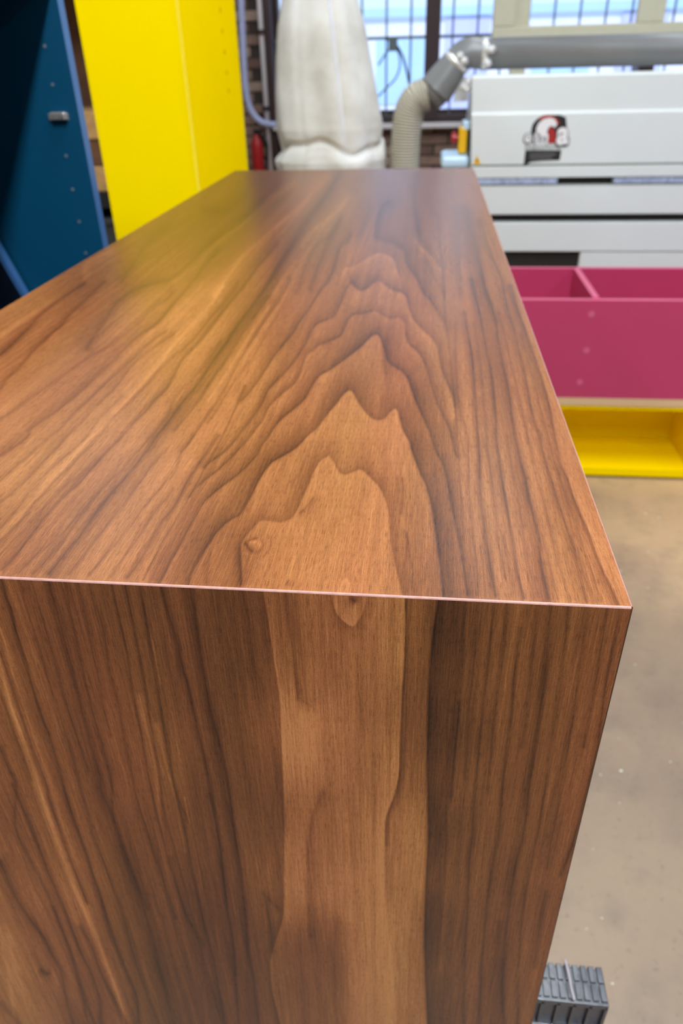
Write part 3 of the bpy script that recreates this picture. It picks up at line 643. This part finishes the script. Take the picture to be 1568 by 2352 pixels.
flat_tone(box('side_panel', BX0, BX0 + 0.019, BY0 + EDGE, BY1, BZ0, BZ1 - EDGE, M_TOP, cab), 0.6)
flat_tone(box('back_panel', BX0 + 0.019, BX1 - 0.019, BY0 + EDGE, BY1 - 0.019, BZ0, BZ0 + 0.012, M_TOP, cab), 0.5)
flat_tone(box('far_panel', BX0 + 0.019, BX1 - 0.019, BY1 - 0.019, BY1, BZ0, BZ1 - 0.002, M_END, cab), 0.6)

# black ribbed sawhorses under it
def sawhorse(y0, y1, label):
    x0, x1 = BX0 - 0.10, 0.2215
    t = thing('sawhorse', label, 'sawhorse', ((x0 + x1) / 2, (y0 + y1) / 2, 0), 'black plastic sawhorses under the walnut cabinet')
    ym = (y0 + y1) / 2
    box('top_beam', x0, x1, y0 + 0.002, y1 - 0.002, 0.64, 0.7465, M_SAWH, t, 0.002)
    for (a, b) in ((y0 + 0.001, ym - 0.0012), (ym + 0.0012, y1 - 0.001)):
        bm = bmesh.new(); x = x1 - 0.0075
        while x > x0 + 0.01:
            bx(bm, x, x + 0.0062, a, b, 0.745, 0.7490, 0.0005); x -= 0.0085
        obj('rib_row', bm, M_SAWH, t, kind='stuff')
    bm = bmesh.new()                              # web, ledges and pockets of the side face
    bx(bm, x0, x1, y0 - 0.0025, y0 + 0.004, 0.738, 0.7465, 0.001); bx(bm, x0, x1, y0 - 0.0035, y0 + 0.004, 0.690, 0.6955, 0.001)
    x = x1 - 0.003
    while x > x0 + 0.01:
        bx(bm, x, x + 0.003, y0 - 0.0025, y0 + 0.004, 0.690, 0.742); x -= 0.0165
    obj('side_web', bm, M_SAWH, t)
    for sx in (x0 + 0.06, x1 - 0.06):
        for sy in (-1, 1):
            bm = bmesh.new(); yb = ym + sy * 0.22
            prism(bm, [(sx - 0.02, ym - 0.012, 0.65), (sx + 0.02, ym - 0.012, 0.65), (sx + 0.03, yb - 0.018, 0), (sx - 0.03, yb - 0.018, 0)], (0, 0.03, 0))
            obj('leg', bm, M_SAWH, t)
    return t
sh = sawhorse(0.402, 0.4385, 'black ribbed plastic sawhorse under the near end of the walnut cabinet')
sawhorse(1.80, 1.8365, 'black ribbed plastic sawhorse under the far end of the walnut cabinet')
tag(obj('string', tube(bmesh.new(), smooth_path([(0.1815, 0.4405, 0.7512), (0.183, 0.425, 0.7515), (0.1835, 0.412, 0.7515), (0.185, 0.4005, 0.7505)]), 0.0016, 6), M_CORD),
    'short pale string lying across the near sawhorse top', 'string')

# ------------------------------------------------------------------ yellow tall cabinet
YX0, YX1, YY0, YY1, YZ = -1.052, -0.742, 2.52, 3.265, 2.45
yc = thing('tall_yellow_cabinet', 'tall bright yellow cabinet standing left beyond the walnut cabinet', 'cabinet', ((YX0 + YX1) / 2, (YY0 + YY1) / 2, 0))
box('front_panel', YX0, YX1 - 0.019, YY0, YY0 + 0.019, 0, YZ, M_YEL, yc, 0.0008)
box('side_panel', YX1 - 0.019, YX1, YY0, YY1, 0, YZ, M_YEL, yc, 0.0015, label='yellow side panel with a row of small screws')
box('side_panel', YX0, YX0 + 0.019, YY0 + 0.019, YY1, 0, YZ, M_YEL, yc)
box('back_panel', YX0 + 0.019, YX1 - 0.019, YY1 - 0.019, YY1, 0, YZ, M_YEL, yc)
box('top_panel', YX0 + 0.019, YX1 - 0.019, YY0 + 0.019, YY1 - 0.019, YZ - 0.019, YZ, M_YEL, yc)
box('base_panel', YX0 + 0.019, YX1 - 0.019, YY0 + 0.019, YY1 - 0.019, 0.0, 0.06, M_YEL, yc)
box('edge_band', YX1 - 0.004, YX1 + 0.0015, YY0 - 0.0015, YY0 + 0.004, 0.001, YZ, plain('pale_yellow_edge', (0.96, 0.71, 0.05, 1), 0.6, spec=0.0), yc, label='pale corner edge band')
M_YSCR = plain('painted_yellow_screw', (0.66, 0.44, 0.0, 1), 0.6, spec=0.0)
for py in (22, 70, 118, 165, 207):
    p = at(505 + (py - 22) * 0.103, py, X=YX1)
    obj('screw', tube(bmesh.new(), [(YX1 - 0.002, p.y, p.z), (YX1 + 0.002, p.y, p.z)], 0.008, 12), M_YSCR, yc)

# ------------------------------------------------------------------ blue open cabinet
BLX, BLY0, BLY1, BLZ = -0.6575, 0.98, 1.50, 1.745
bc = thing('open_blue_cabinet', 'dark blue open cabinet standing at far left beside the walnut cabinet', 'cabinet', (-1.0, 1.25, 0))
box('side_panel', -1.30, BLX, BLY1, BLY1 + 0.025, 0, BLZ, M_BLUE, bc, label='blue side panel seen from inside, with shelf holes')
box('side_panel', -1.30, BLX, BLY0 - 0.025, BLY0, 0, BLZ, M_BLUE, bc)
box('back_panel', -1.325, -1.30, BLY0 - 0.025, BLY1 + 0.025, 0, BLZ, M_BLUE, bc)
box('top_panel', -1.30, BLX, BLY0, BLY1, BLZ - 0.022, BLZ, M_BLUE, bc)
box('base_panel', -1.30, BLX, BLY0, BLY1, 0.05, 0.075, M_BLUE, bc)
box('edge_band', BLX, BLX + 0.001, BLY1, BLY1 + 0.025, 0.0, BLZ, M_BLUEEDGE, bc, label='front edge band with window sheen painted in pale blue')
for (qx, qy) in ((103, 106), (121, 194), (152, 358), (167, 435), (182, 509), (197, 581)):
    p = at(qx, qy, Y=BLY1)
    bm = bmesh.new(); disc_y(bm, (p.x, p.z), 0.0030, BLY1 - 0.0012, BLY1 + 0.001, 12); obj('shelf_pin', bm, M_STEEL, bc)
p = at(134, 268, Y=BLY1)
hp = box('hinge_plate', p.x - 0.018, p.x + 0.020, BLY1 - 0.004, BLY1, p.z - 0.006, p.z + 0.006, M_HINGE, bc, 0.001, label='nickel hinge mounting plate')
bm = bmesh.new(); bx(bm, p.x - 0.010, p.x + 0.019, BLY1 - 0.014, BLY1 - 0.004, p.z - 0.005, p.z + 0.008, 0.002)
disc_y(bm, (p.x - 0.012, p.z - 0.001), 0.0045, BLY1 - 0.007, BLY1 - 0.004, 12); disc_y(bm, (p.x + 0.012, p.z + 0.003), 0.004, BLY1 - 0.015, BLY1 - 0.012, 12)
obj('hinge_arm', bm, M_HINGE, hp)
# panel leaning inside it, shade painted on its face, sheen painted on the edge towards us
pa, pb = at(-6, 575, Y=1.47), at(50, 672, Y=1.47)
d = (pb - pa).normalized(); nrm = Vector((d.z, 0, -d.x))
if nrm.x > 0: nrm = -nrm
b0 = pb + d * ((pb.z - 0.12) / -d.z * 1.0) if False else pb + d * ((pb.z - 0.16) / -d.z)
t0 = pa - d * 0.10
lb = thing('leaning_board', 'blue board with painted shade and edge sheen leaning inside the blue cabinet', 'board', (b0.x, 1.46, b0.z))
prism_pts = [t0 + nrm * 0.006, b0 + nrm * 0.006, b0 + nrm * 0.22, t0 + nrm * 0.22]
obj('board_face', prism(bmesh.new(), prism_pts, (0, 0.02, 0)), M_BLUESHADE, lb)
obj('edge_band', prism(bmesh.new(), [t0 - nrm * 0.003, b0 - nrm * 0.003, b0 + nrm * 0.006, t0 + nrm * 0.006], (0, 0.02, 0)), M_BLUEEDGE, lb, label='edge of the leaning board with sheen painted in pale blue')

# ------------------------------------------------------------------ timber rack between the blue and yellow cabinets
rk = thing('timber_rack', 'brown wooden rack seen in the gap between blue and yellow cabinets', 'rack', (-1.7, 3.9, 0))
for x in (-2.3, -1.30): box('upright', x, x + 0.06, 3.62, 3.70, 0, 2.6, M_PLYD, rk)
for x in (-2.3, -1.30): box('upright', x, x + 0.06, 4.26, 4.34, 0, 2.6, M_PLYD, rk)
zsf = at(235, 442, Y=3.62).z
box('shelf', -2.3, -1.24, 3.62, 4.34, zsf - 0.07, zsf, M_BLACK, rk, label='black lower shelf')
z2 = at(200, 60, Y=3.62).z
box('shelf', -2.3, -1.24, 3.62, 4.34, 1.95, 1.98, M_PLYD, rk)
box('back_board', -2.24, -1.24, 4.30, 4.32, 0.1, 2.5, M_PLYD, rk)
zb = at(190, 255, Y=3.7).z
h_ = (zb - zsf)
zc = zsf
for k, (fr, yo, mm, lab) in enumerate(((0.33, 0.0, M_PLY, 'thick tan offcut block at the bottom of the rack stack'), (0.33, 0.02, M_PLYD, 'brown offcut block in the middle of the rack stack'), (0.34, 0.01, M_PLY, 'tan offcut block at the top of the rack stack'))):
    o = box('timber_block', -1.96 + 0.04 * k, -1.36, 3.66 + yo, 4.20, zc, zc + h_ * fr - 0.004, mm, bev=0.003); zc += h_ * fr
    tag(o, lab, 'timber', 'offcut blocks stacked on the rack')
tt = thing('grey_tote', 'dark grey plastic tote below the black rack shelf', 'tote', (-1.5, 3.95, 0))
zt = zsf - 0.12
bm = bmesh.new(); bx(bm, -1.96, -1.36, 3.65, 4.2, 0.0, zt - 0.03, 0.01); obj('tub', bm, M_TOTE, tt); box('rim', -1.98, -1.34, 3.63, 4.22, zt - 0.03, zt, M_TOTE, tt, 0.005)

# ------------------------------------------------------------------ magenta cabinet on a low yellow one
MX0, MX1, MY0, MY1, MZ0, MZ1 = 0.05, 2.35, 2.90, 3.42, 0.342, 0.780
mc = thing('magenta_cabinet', 'magenta cabinet carcass lying on its back, open side up, in front of the white machine', 'cabinet', (1.2, 3.15, MZ0))
t_ = 0.024
box('front_panel', MX0, MX1, MY0, MY0 + t_, MZ0 + 0.034, MZ1 - 0.001, M_MAG, mc, label='magenta side panel with three round caps')
box('edge_band', MX0, MX1, MY0, MY0 + t_, MZ1 - 0.001, MZ1, M_MAGEDGE, mc)
box('rear_panel', MX0, MX1, MY1 - t_, MY1, MZ0 + 0.034, MZ1 - 0.001, M_MAG, mc)
box('edge_band', MX0, MX1, MY1 - t_, MY1, MZ1 - 0.001, MZ1, M_MAGEDGE, mc)
box('back_panel', MX0, MX1, MY0, MY1, MZ0, MZ0 + 0.034, M_RAW, mc, label='raw board back, pale edge showing')
for x in (MX0, 0.655, 1.225, 1.79, MX1 - t_):
    dz = 0.0 if x in (MX0, MX1 - t_) else 0.004
    dv = box('divider', x, x + t_, MY0 + t_, MY1 - t_, MZ0 + 0.034, MZ1 + dz - 0.001, M_MAG, mc)
    box('divider_edge', x, x + t_, MY0 + t_, MY1 - t_, MZ1 + dz - 0.001, MZ1 + dz, M_MAGEDGE, dv)
M_CAP = plain('magenta_cap', srgb(196, 88, 122), 0.35, var=0.05)
for x0_ in (0.0, 0.57, 1.135):
    for (qx, qy) in ((1358, 722), (1346, 805), (1331, 878)):
        p = at(qx, qy, Y=MY0)
        bm = bmesh.new(); disc_y(bm, (p.x + x0_, p.z), 0.0125, MY0 - 0.0015, MY0 + 0.001, 20); obj('screw_cap', bm, M_CAP, mc)
ly = thing('low_yellow_cabinet', 'low open yellow cabinet on the floor underneath the magenta one', 'cabinet', (1.2, 3.1, 0))
LX0, LX1 = 0.05, 2.35
box('base_panel', LX0, LX1, MY0 + 0.005, 3.27, 0.012, 0.034, M_YEL, ly)
box('front_rail', LX0, 1.60, MY0, MY0 + 0.004, 0.014, 0.050, M_YEL, ly, label='slim yellow lip along the bottom front')
box('rear_panel', LX0, LX1, 3.25, 3.27, 0.034, 0.320, M_YEL, ly)
box('top_panel', LX0, LX1, MY0 + 0.012, 3.27, 0.320, MZ0, M_YEL, ly)
for x in (LX0, 1.175, 1.74, LX1 - 0.02): box('divider', x, x + 0.02, MY0 + 0.012, 3.25, 0.034, 0.320, M_YEL, ly)
for x in (0.15, 1.15, 2.2): box('floor_batten', x, x + 0.05, MY0 + 0.05, 3.25, 0.0, 0.012, M_BLACK, ly)

# ------------------------------------------------------------------ white veneer press
FY = 3.9
mp_ = thing('veneer_press', 'long white woodworking press with a logo decal, behind the magenta cabinet', 'machine', (1.3, 4.3, 0))
hx0 = 0.195; hx1 = 2.75
zt_ = 1.510; zcr = at(1250, 262, Y=FY).z; zl = 1.143
bm = bmesh.new()                                   # hood: folded front, slightly raked above the crease
pr_ = [(FY + 0.012, zt_), (FY + 0.004, zt_ - 0.01), (FY + 0.004, zcr + 0.012), (FY - 0.006, zcr), (FY - 0.006, zl), (FY + 0.75, zl), (FY + 0.75, zl + 0.10), (FY + 0.13, zt_)]
prism(bm, [(hx0, a, b) for a, b in pr_], (hx1 - hx0, 0, 0))
for v in bm.verts:
    if v.co.x < hx0 + 0.1: v.co.x += (zl + 0.18 - v.co.z) * 0.055
hood = obj('hood', bm, M_MACH, mp_)
box('hood_seal', hx0, hx1, FY - 0.002, FY + 0.70, zl - 0.010, zl, M_SEAL, mp_)
box('lip_rail', hx0 + 0.01, hx1, FY - 0.012, FY + 0.70, at(1250, 407, Y=FY).z, zl - 0.010, M_MACH, mp_, 0.002)
za, zb_ = at(1250, 425, Y=FY).z, at(1250, 407, Y=FY).z
box('press_gap', hx0 + 0.05, hx1, FY + 0.03, FY + 0.70, za, zb_, M_MACHD, mp_, label='dark gap between the platens')
M_PLAT = plain('polished_platen', (0.42, 0.50, 0.70, 1), 0.3, 0.3, var=0.35, sc=60)
box('platen', hx0 + 0.05, 0.62, FY - 0.008, FY + 0.03, za + 0.006, zb_ - 0.002, M_PLAT, mp_, label='bluish polished platen strip')
box('platen', 0.88, hx1, FY - 0.008, FY + 0.03, za + 0.006, zb_ - 0.004, M_PLAT, mp_, label='bluish polished platen strip')
bm = bmesh.new(); x = hx0 + 0.06
while x < 2.4: bx(bm, x, x + 0.004, FY - 0.004, FY + 0.0, za - 0.004, za + 0.005); x += 0.0075
obj('brush_fringe', bm, M_SEAL, mp_, kind='stuff')
zg0, zg1 = at(1300, 509, Y=FY).z, at(1300, 492, Y=FY).z
box('bed_rail', hx0 + 0.03, hx1, FY - 0.004, FY + 0.70, zg1, za, M_MACH, mp_, 0.003)
box('toe_gap', hx0 + 0.12, hx1, FY + 0.05, FY + 0.70, zg0 - 0.004, zg1, M_MACHD, mp_)
zp = at(1250, 578, Y=FY).z
box('lower_panel', hx0 + 0.13, hx1, FY, FY + 0.70, zp, zg0 - 0.004, M_MACH, mp_, 0.004)
xs_ = at(1330, 600, Y=FY).x
box('base_door', xs_, hx1, FY + 0.004, FY + 0.68, 0.08, zp - 0.004, M_MACH, mp_, 0.004)
box('undercarriage', hx0 + 0.16, xs_, FY + 0.03, FY + 0.68, 0.08, zp, M_MACHD, mp_, label='dark recess under the machine')
for x in (0.45, 2.55): 
    for y in (FY + 0.12, FY + 0.6): box('foot', x, x + 0.08, y, y + 0.08, 0, 0.09, M_BLACK, mp_)
# decal on the hood
def qx(px_, py_): p = at(px_, py_, Y=FY - 0.007); return (p.x, p.z)
def decal(name, pts, mat, lvl, parent=hood):
    bm = bmesh.new(); prism(bm, [(qx(a, b)[0], FY - 0.0065 - 0.0006 * lvl, qx(a, b)[1]) for a, b in pts], (0, 0.0006 * lvl, 0)); return obj(name, bm, mat, parent)
def arc_band(cx_, cy_, ro, ri, a0, a1, n=14, ey=1.0):
    o = [(cx_ + ro * math.cos(R(a0 + (a1 - a0) * k / n)), cy_ - ey * ro * math.sin(R(a0 + (a1 - a0) * k / n))) for k in range(n + 1)]
    i = [(cx_ + ri * math.cos(R(a1 + (a0 - a1) * k / n)), cy_ - ey * ri * math.sin(R(a1 + (a0 - a1) * k / n))) for k in range(n + 1)]
    return o + i
decal('logo_shape', [(1219, 299), (1223, 285), (1231, 275), (1243, 267), (1262, 264), (1285, 264), (1299, 269), (1302, 300), (1301, 322), (1288, 326), (1222, 326)], M_LOGOBLK, 1)
decal('logo_arch', arc_band(1257, 294, 30, 21, 20, 130), M_LOGORED, 2)
decal('logo_swoosh', [(1232, 310), (1231, 295), (1237, 282), (1249, 273), (1262, 270), (1274, 274), (1279, 284), (1275, 293), (1266, 289), (1260, 292), (1255, 304), (1254, 314)], M_LOGOWHT, 3)
decal('logo_stem', [(1258, 329), (1258, 303), (1262, 290), (1270, 295), (1275, 303), (1275, 329)], M_LOGORED, 4)
decal('caption_block', [(1206, 345), (1289, 345), (1285, 368), (1240, 370), (1219, 372), (1204, 381), (1202, 381)], M_LOGOBLK, 1)
decal('caption_line', [(1216, 353), (1276, 353), (1276, 355.5), (1216, 355.5)], M_LOGOGRY, 2)
decal('caption_line', [(1216, 361), (1268, 361), (1268, 363.5), (1216, 363.5)], M_LOGOGRY, 2)
def text(name, s, px0, py0, px1, size_px, mat, lvl, parent=hood, shear=0.0, bold=0.0):
    cu = bpy.data.curves.new(name, 'FONT'); cu.body = s; cu.size = 1; cu.extrude = 0.0; cu.offset = bold; cu.shear = shear
    o = bpy.data.objects.new(name, cu); COL.objects.link(o); bpy.context.view_layer.update()
    me = bpy.data.meshes.new_from_object(o); bpy.data.objects.remove(o)
    n = len(me.vertices); co = np.zeros(n * 3); me.vertices.foreach_get('co', co); co = co.reshape(-1, 3)
    x0, z0 = qx(px0, py0); x1, _ = qx(px1, py0); hgt = size_px * FY / F_PX
    wd = co[:, 0].max() - co[:, 0].min(); sx = (x1 - x0) / wd; sz = hgt / (co[:, 1].max() - min(0, co[:, 1].min()))
    new = np.stack([x0 + (co[:, 0] - co[:, 0].min()) * sx, np.full(n, FY - 0.0072 - 0.0006 * lvl), z0 + co[:, 1] * sz], -1)
    me.vertices.foreach_set('co', new.ravel()); me.update()
    me.materials.clear(); return link(name, me, mat, parent)
text('logo_lettering', 'o', 1200, 329, 1222, 21, M_LOGOBLK, 2.5, bold=0.05); text('logo_lettering', 'o', 1203, 327, 1220, 17, M_LOGOWHT, 4, bold=0.02)
text('logo_lettering', 'r', 1223, 329, 1238, 21, M_LOGOBLK, 2.6, bold=0.05); text('logo_lettering', 'r', 1225, 327, 1237, 18, M_LOGOWHT, 4, bold=0.02)
text('logo_lettering', 'm', 1232, 328, 1257, 19, M_LOGOWHT, 4, bold=0.03)
text('logo_lettering', 'a', 1273, 332, 1306, 36, M_LOGOBLK, 2.5, bold=0.07); text('logo_lettering', 'a', 1276, 330, 1304, 32, M_LOGOWHT, 4, bold=0.04)
text('logo_lettering', 'macchine', 1205, 343, 1287, 10, M_LOGOGRY, 4)
decal('warning_label', [(1086, 377), (1095, 356), (1104, 377)], M_ESY, 1)
decal('warning_mark', [(1093.6, 373), (1093.6, 364), (1096.4, 364), (1096.4, 373)], M_LOGOBLK, 2)
# stop button box on the left side of the hood
pz = at(1064, 322, Y=FY + 0.1)
eb = box('stop_box', pz.x - 0.025, hx0 - 0.012, FY + 0.06, FY + 0.14, pz.z - 0.055, pz.z + 0.06, M_ESY, mp_, 0.008, label='yellow emergency stop box')
box('back_plate', hx0 - 0.014, hx0, FY + 0.055, FY + 0.145, pz.z - 0.05, pz.z + 0.05, M_BLACK, eb)
obj('stop_button', tube(bmesh.new(), [(pz.x - 0.060, FY + 0.1, pz.z + 0.01), (pz.x - 0.054, FY + 0.1, pz.z + 0.01), (pz.x - 0.038, FY + 0.1, pz.z + 0.01), (pz.x - 0.034, FY + 0.1, pz.z + 0.01), (pz.x - 0.024, FY + 0.1, pz.z + 0.01)], [0.018, 0.027, 0.027, 0.014, 0.014], 16), M_RED, eb, label='red mushroom button', smooth=False)
pl_ = at(1052, 365, Y=FY + 0.1)
box('side_block', pl_.x - 0.085, hx0, FY + 0.02, FY + 0.30, pl_.z - 0.034, pl_.z + 0.022, M_PALE, mp_, 0.018, label='pale blue rounded block on the side')  # plain pale blue block beside the hood, below the stop box
pq = at(1072, 288, Y=FY + 0.1)
box('small_side_block', pq.x - 0.02, hx0, FY + 0.06, FY + 0.2, pq.z - 0.02, pq.z + 0.02, M_PALE, mp_, 0.006)  # smaller pale blue block at the top of the stop box

# ------------------------------------------------------------------ ducting above the press
DY = 4.03
du = thing('extraction_duct', 'fat grey extraction duct running along above the white press', 'duct', tuple(at(1120, 125, Y=DY)))
rr = 26.5 * DY / F_PX
A_ = at(1112, 124, Y=DY); B_ = at(1075, 122, Y=DY); Cc = at(1048, 142, Y=DY); D_ = at(1000, 208, Y=DY)
xr = 3.2
obj('duct_pipe', tube(bmesh.new(), [(A_.x, DY, A_.z), (xr, DY, A_.z)], rr, 28), M_DUCT, du, smooth=True)
obj('duct_elbow', tube(bmesh.new(), smooth_path([A_, B_, Cc, Cc.lerp(D_, 0.5), D_]), [rr * k for k in ([1.0] * 16 + [1.0 + 0.02 * q for q in range(17)])], 28), M_DUCT, du, smooth=True)
for c0, ax in ((A_, Vector((1, 0, 0))), (Cc.lerp(D_, 0.02), (D_ - Cc).normalized())):
    obj('clamp_ring', tube(bmesh.new(), [c0 - ax * 0.012, c0 + ax * 0.012], rr * 1.06, 28), M_GALV, du, smooth=True)
M_CLIP = M_GALV
for (qx_, qy_) in ((1118, 112), (1130, 113), (1056, 128), (1066, 140), (1120, 145), (1075, 188), (1064, 200), (1072, 206)):
    p = at(qx_, qy_, Y=DY - rr * 1.05)
    bm = bmesh.new(); bmesh.ops.create_icosphere(bm, subdivisions=1, radius=0.019, matrix=Matrix.Translation(p) @ Matrix.Rotation(0.6, 4, 'Y'))
    obj('clamp_bolt', bm, M_CLIP, du)
gt = [at(1052, 175, Y=DY), at(1076, 178, Y=DY), at(1074, 232, Y=DY), at(1040, 236, Y=DY)]
obj('blast_gate', prism(bmesh.new(), gt, (0, 0.06, 0)), M_GALV, du)
obj('duct_collar', tube(bmesh.new(), [at(1012, 196, Y=DY), at(985, 222, Y=DY)], rr * 1.15, 24), M_DUCT, du, smooth=True)
# ribbed hose
hp_ = smooth_path([at(x, y, Y=DY) for x, y in ((984, 216), (972, 219), (955, 228), (940, 255), (933, 300), (930, 345), (929, 400), (929, 520), (930, 700))], 120)
hr_ = 31 * DY / F_PX
step = []; acc = 0
path = [hp_[0]]; 
for a, b in zip(hp_, hp_[1:]):
    acc += (b - a).length
    if acc > 0.006: path.append(b); acc = 0
obj_h = obj('flexible_hose', tube(bmesh.new(), path, [hr_ * (1.0 if k % 2 else 0.90) for k in range(len(path))], 20), M_HOSE, smooth=False)
tag(obj_h, 'beige ribbed flexible hose curving down beside the filter bag', 'hose')
pf = path[-1]
tag(obj('hose_floor_port', lathe(bmesh.new(), pf.x, DY, [(hr_ * 1.2, 0.0), (hr_ * 1.2, 0.04), (hr_ * 0.9, 0.05), (hr_ * 0.9, pf.z + 0.02)]), M_DUCT, smooth=False), 'grey floor pipe joining the beige ribbed hose', 'duct')

# cream overhead frame
CYF = 4.9
cz = at(1300, 90, Y=CYF).z; xl = at(1131, 60, Y=CYF).x; zo = at(1300, 57, Y=CYF).z
cf = thing('overhead_frame', 'cream painted frame with square openings above the grey duct', 'frame', ((xl + 3.2) / 2, CYF, 0))
xo = [(at(1185, 30, Y=CYF).x, at(1465, 30, Y=CYF).x)]; wdt = xo[0][1] - xo[0][0]; gap = at(1528, 30, Y=CYF).x - xo[0][1]
edges = [xo[0][0] + k * (wdt + gap) for k in range(3)]
box('bottom_rail', xl, 3.35, CYF, CYF + 0.05, cz, zo, M_CREAM, cf, 0.006)
box('top_rail', xl, 3.35, CYF, CYF + 0.05, zo + 0.75, zo + 0.95, M_CREAM, cf, 0.006)
prev = xl
for e in edges:
    if prev < 3.3: box('stile', prev, min(e, 3.35), CYF, CYF + 0.05, zo, zo + 0.75, M_CREAM, cf, 0.006)
    prev = e + wdt
for x in (xl + 0.12, 3.2): box('post', x, x + 0.08, CYF + 0.05, CYF + 0.13, 0, zo + 0.9, M_CREAM, cf)

# ------------------------------------------------------------------ filter bag and its collector
cB = at(757, 200, Y=4.05)
fb = thing('filter_bag', 'tall off-white cloth filter bag hanging behind the walnut cabinet', 'bag', (cB.x, 4.05, 0.9))
keys = [(1.00, -0.2, 0.225), (1.10, -0.755, -0.225), (1.16, -0.765, -0.225), (1.215, -0.735, -0.235), (1.30, -0.757, -0.235), (1.45, -0.757, -0.262), (1.60, -0.748, -0.295), (1.72, -0.730, -0.320), (1.82, -0.700, -0.355), (2.0, -0.68, -0.37), (2.6, -0.69, -0.36)]
keys = keys[1:]; KZ = [k[0] for k in keys]
seg = 120; zz = np.concatenate([np.linspace(1.10, 1.35, 50), np.linspace(1.36, 2.6, 90)])
bm = bmesh.new(); rings = []
for z in zz:
    l_ = np.interp(z, KZ, [k[1] for k in keys]); r_ = np.interp(z, KZ, [k[2] for k in keys])
    cx_ = (l_ + r_) / 2; a_ = (r_ - l_) / 2; b_ = a_ * 0.8; ring = []
    for k in range(seg):
        th = 2 * math.pi * k / seg
        f = 1.0 + 0.022 * math.sin(th * 5 + 0.8) + 0.012 * math.sin(th * 11 + z * 3)
        nz = noise.noise(Vector((math.cos(th) * 2.0, math.sin(th) * 2.0, z * 2.2)))
        f += 0.05 * nz
        dseam = abs(((th - R(292) + math.pi) % (2 * math.pi)) - math.pi); f += -0.05 * math.exp(-(dseam / 0.05) ** 2)
        dseam = abs(((th - R(246) + math.pi) % (2 * math.pi)) - math.pi); f += -0.03 * math.exp(-(dseam / 0.06) ** 2)
        zf = 1.225 + 0.028 * math.sin(th * 3 + 1.0) + 0.012 * math.sin(th * 7)
        f += -0.11 * math.exp(-((z - zf) / 0.014) ** 2) + 0.03 * math.exp(-((z - zf + 0.05) / 0.03) ** 2)
        ring.append(bm.verts.new((cx_ + a_ * f * math.cos(th), 4.05 + b_ * f * math.sin(th), z)))
    rings.append(ring)
for a, b in zip(rings, rings[1:]):
    for k in range(seg): bm.faces.new((a[k], a[(k + 1) % seg], b[(k + 1) % seg], b[k]))
bm.faces.new(rings[0][::-1]); bm.faces.new(rings[-1])
obj('bag_cloth', bm, M_BAG, fb, smooth=True)
def pan(th):
    pts = []
    for z in np.linspace(1.25, 2.0, 24):
        l_ = np.interp(z, KZ, [k[1] for k in keys]); r_ = np.interp(z, KZ, [k[2] for k in keys])
        a_ = (r_ - l_) / 2; pts.append(((l_ + r_) / 2 + a_ * 0.965 * math.cos(th), 4.05 + a_ * 0.8 * 0.965 * math.sin(th), z))
    return pts
obj('seam', tube(bmesh.new(), pan(R(292)), 0.008, 8), plain('seam_tape', srgb(226, 226, 238), 0.8), fb, label='pale sewn seam')
obj('hanging_strap', tube(bmesh.new(), [((-0.69 - 0.36) / 2, 4.05, 2.59), ((-0.69 - 0.36) / 2, 4.05, 4.3)], 0.012, 8), M_FRAME, fb)
obj('support_ring', lathe(bmesh.new(), -0.48, 4.05, [(0.255, 0.93), (0.255, 1.10)], 40), M_DUCT, fb)
cl = thing('dust_collector', 'grey dust collector drum under the off-white filter bag', 'machine', (-0.48, 4.05, 0))
obj('drum', lathe(bmesh.new(), -0.48, 4.05, [(0.24, 0.06), (0.25, 0.08), (0.25, 0.90), (0.255, 0.93)], 40), M_DUCT, cl)
for a in (45, 135, 225, 315):
    bm = bmesh.new(); x, y = -0.48 + 0.2 * math.cos(R(a)), 4.05 + 0.2 * math.sin(R(a)); tube(bm, [(x - .015, y, .035), (x + .015, y, .035)], .035, 14); obj('caster', bm, M_BLACK, cl)

# ------------------------------------------------------------------ crumbs on the floor
bm = bmesh.new()
for k in range(220):
    x, y = random.uniform(0.30, 1.9), random.uniform(0.2, 2.8); s = random.choice((0.0012, 0.0015, 0.002, 0.002, 0.0034))
    bmesh.ops.create_icosphere(bm, subdivisions=1, radius=s, matrix=Matrix.Translation((x, y, s * 0.4)) @ Matrix.Diagonal((1.3, 0.9, 0.5, 1)))
o = obj('sawdust_crumbs', bm, plain('pale_crumb', srgb(232, 226, 214), 0.3, var=0.2), kind='stuff')
tag(o, 'pale crumbs and chips scattered over the concrete floor', 'debris')
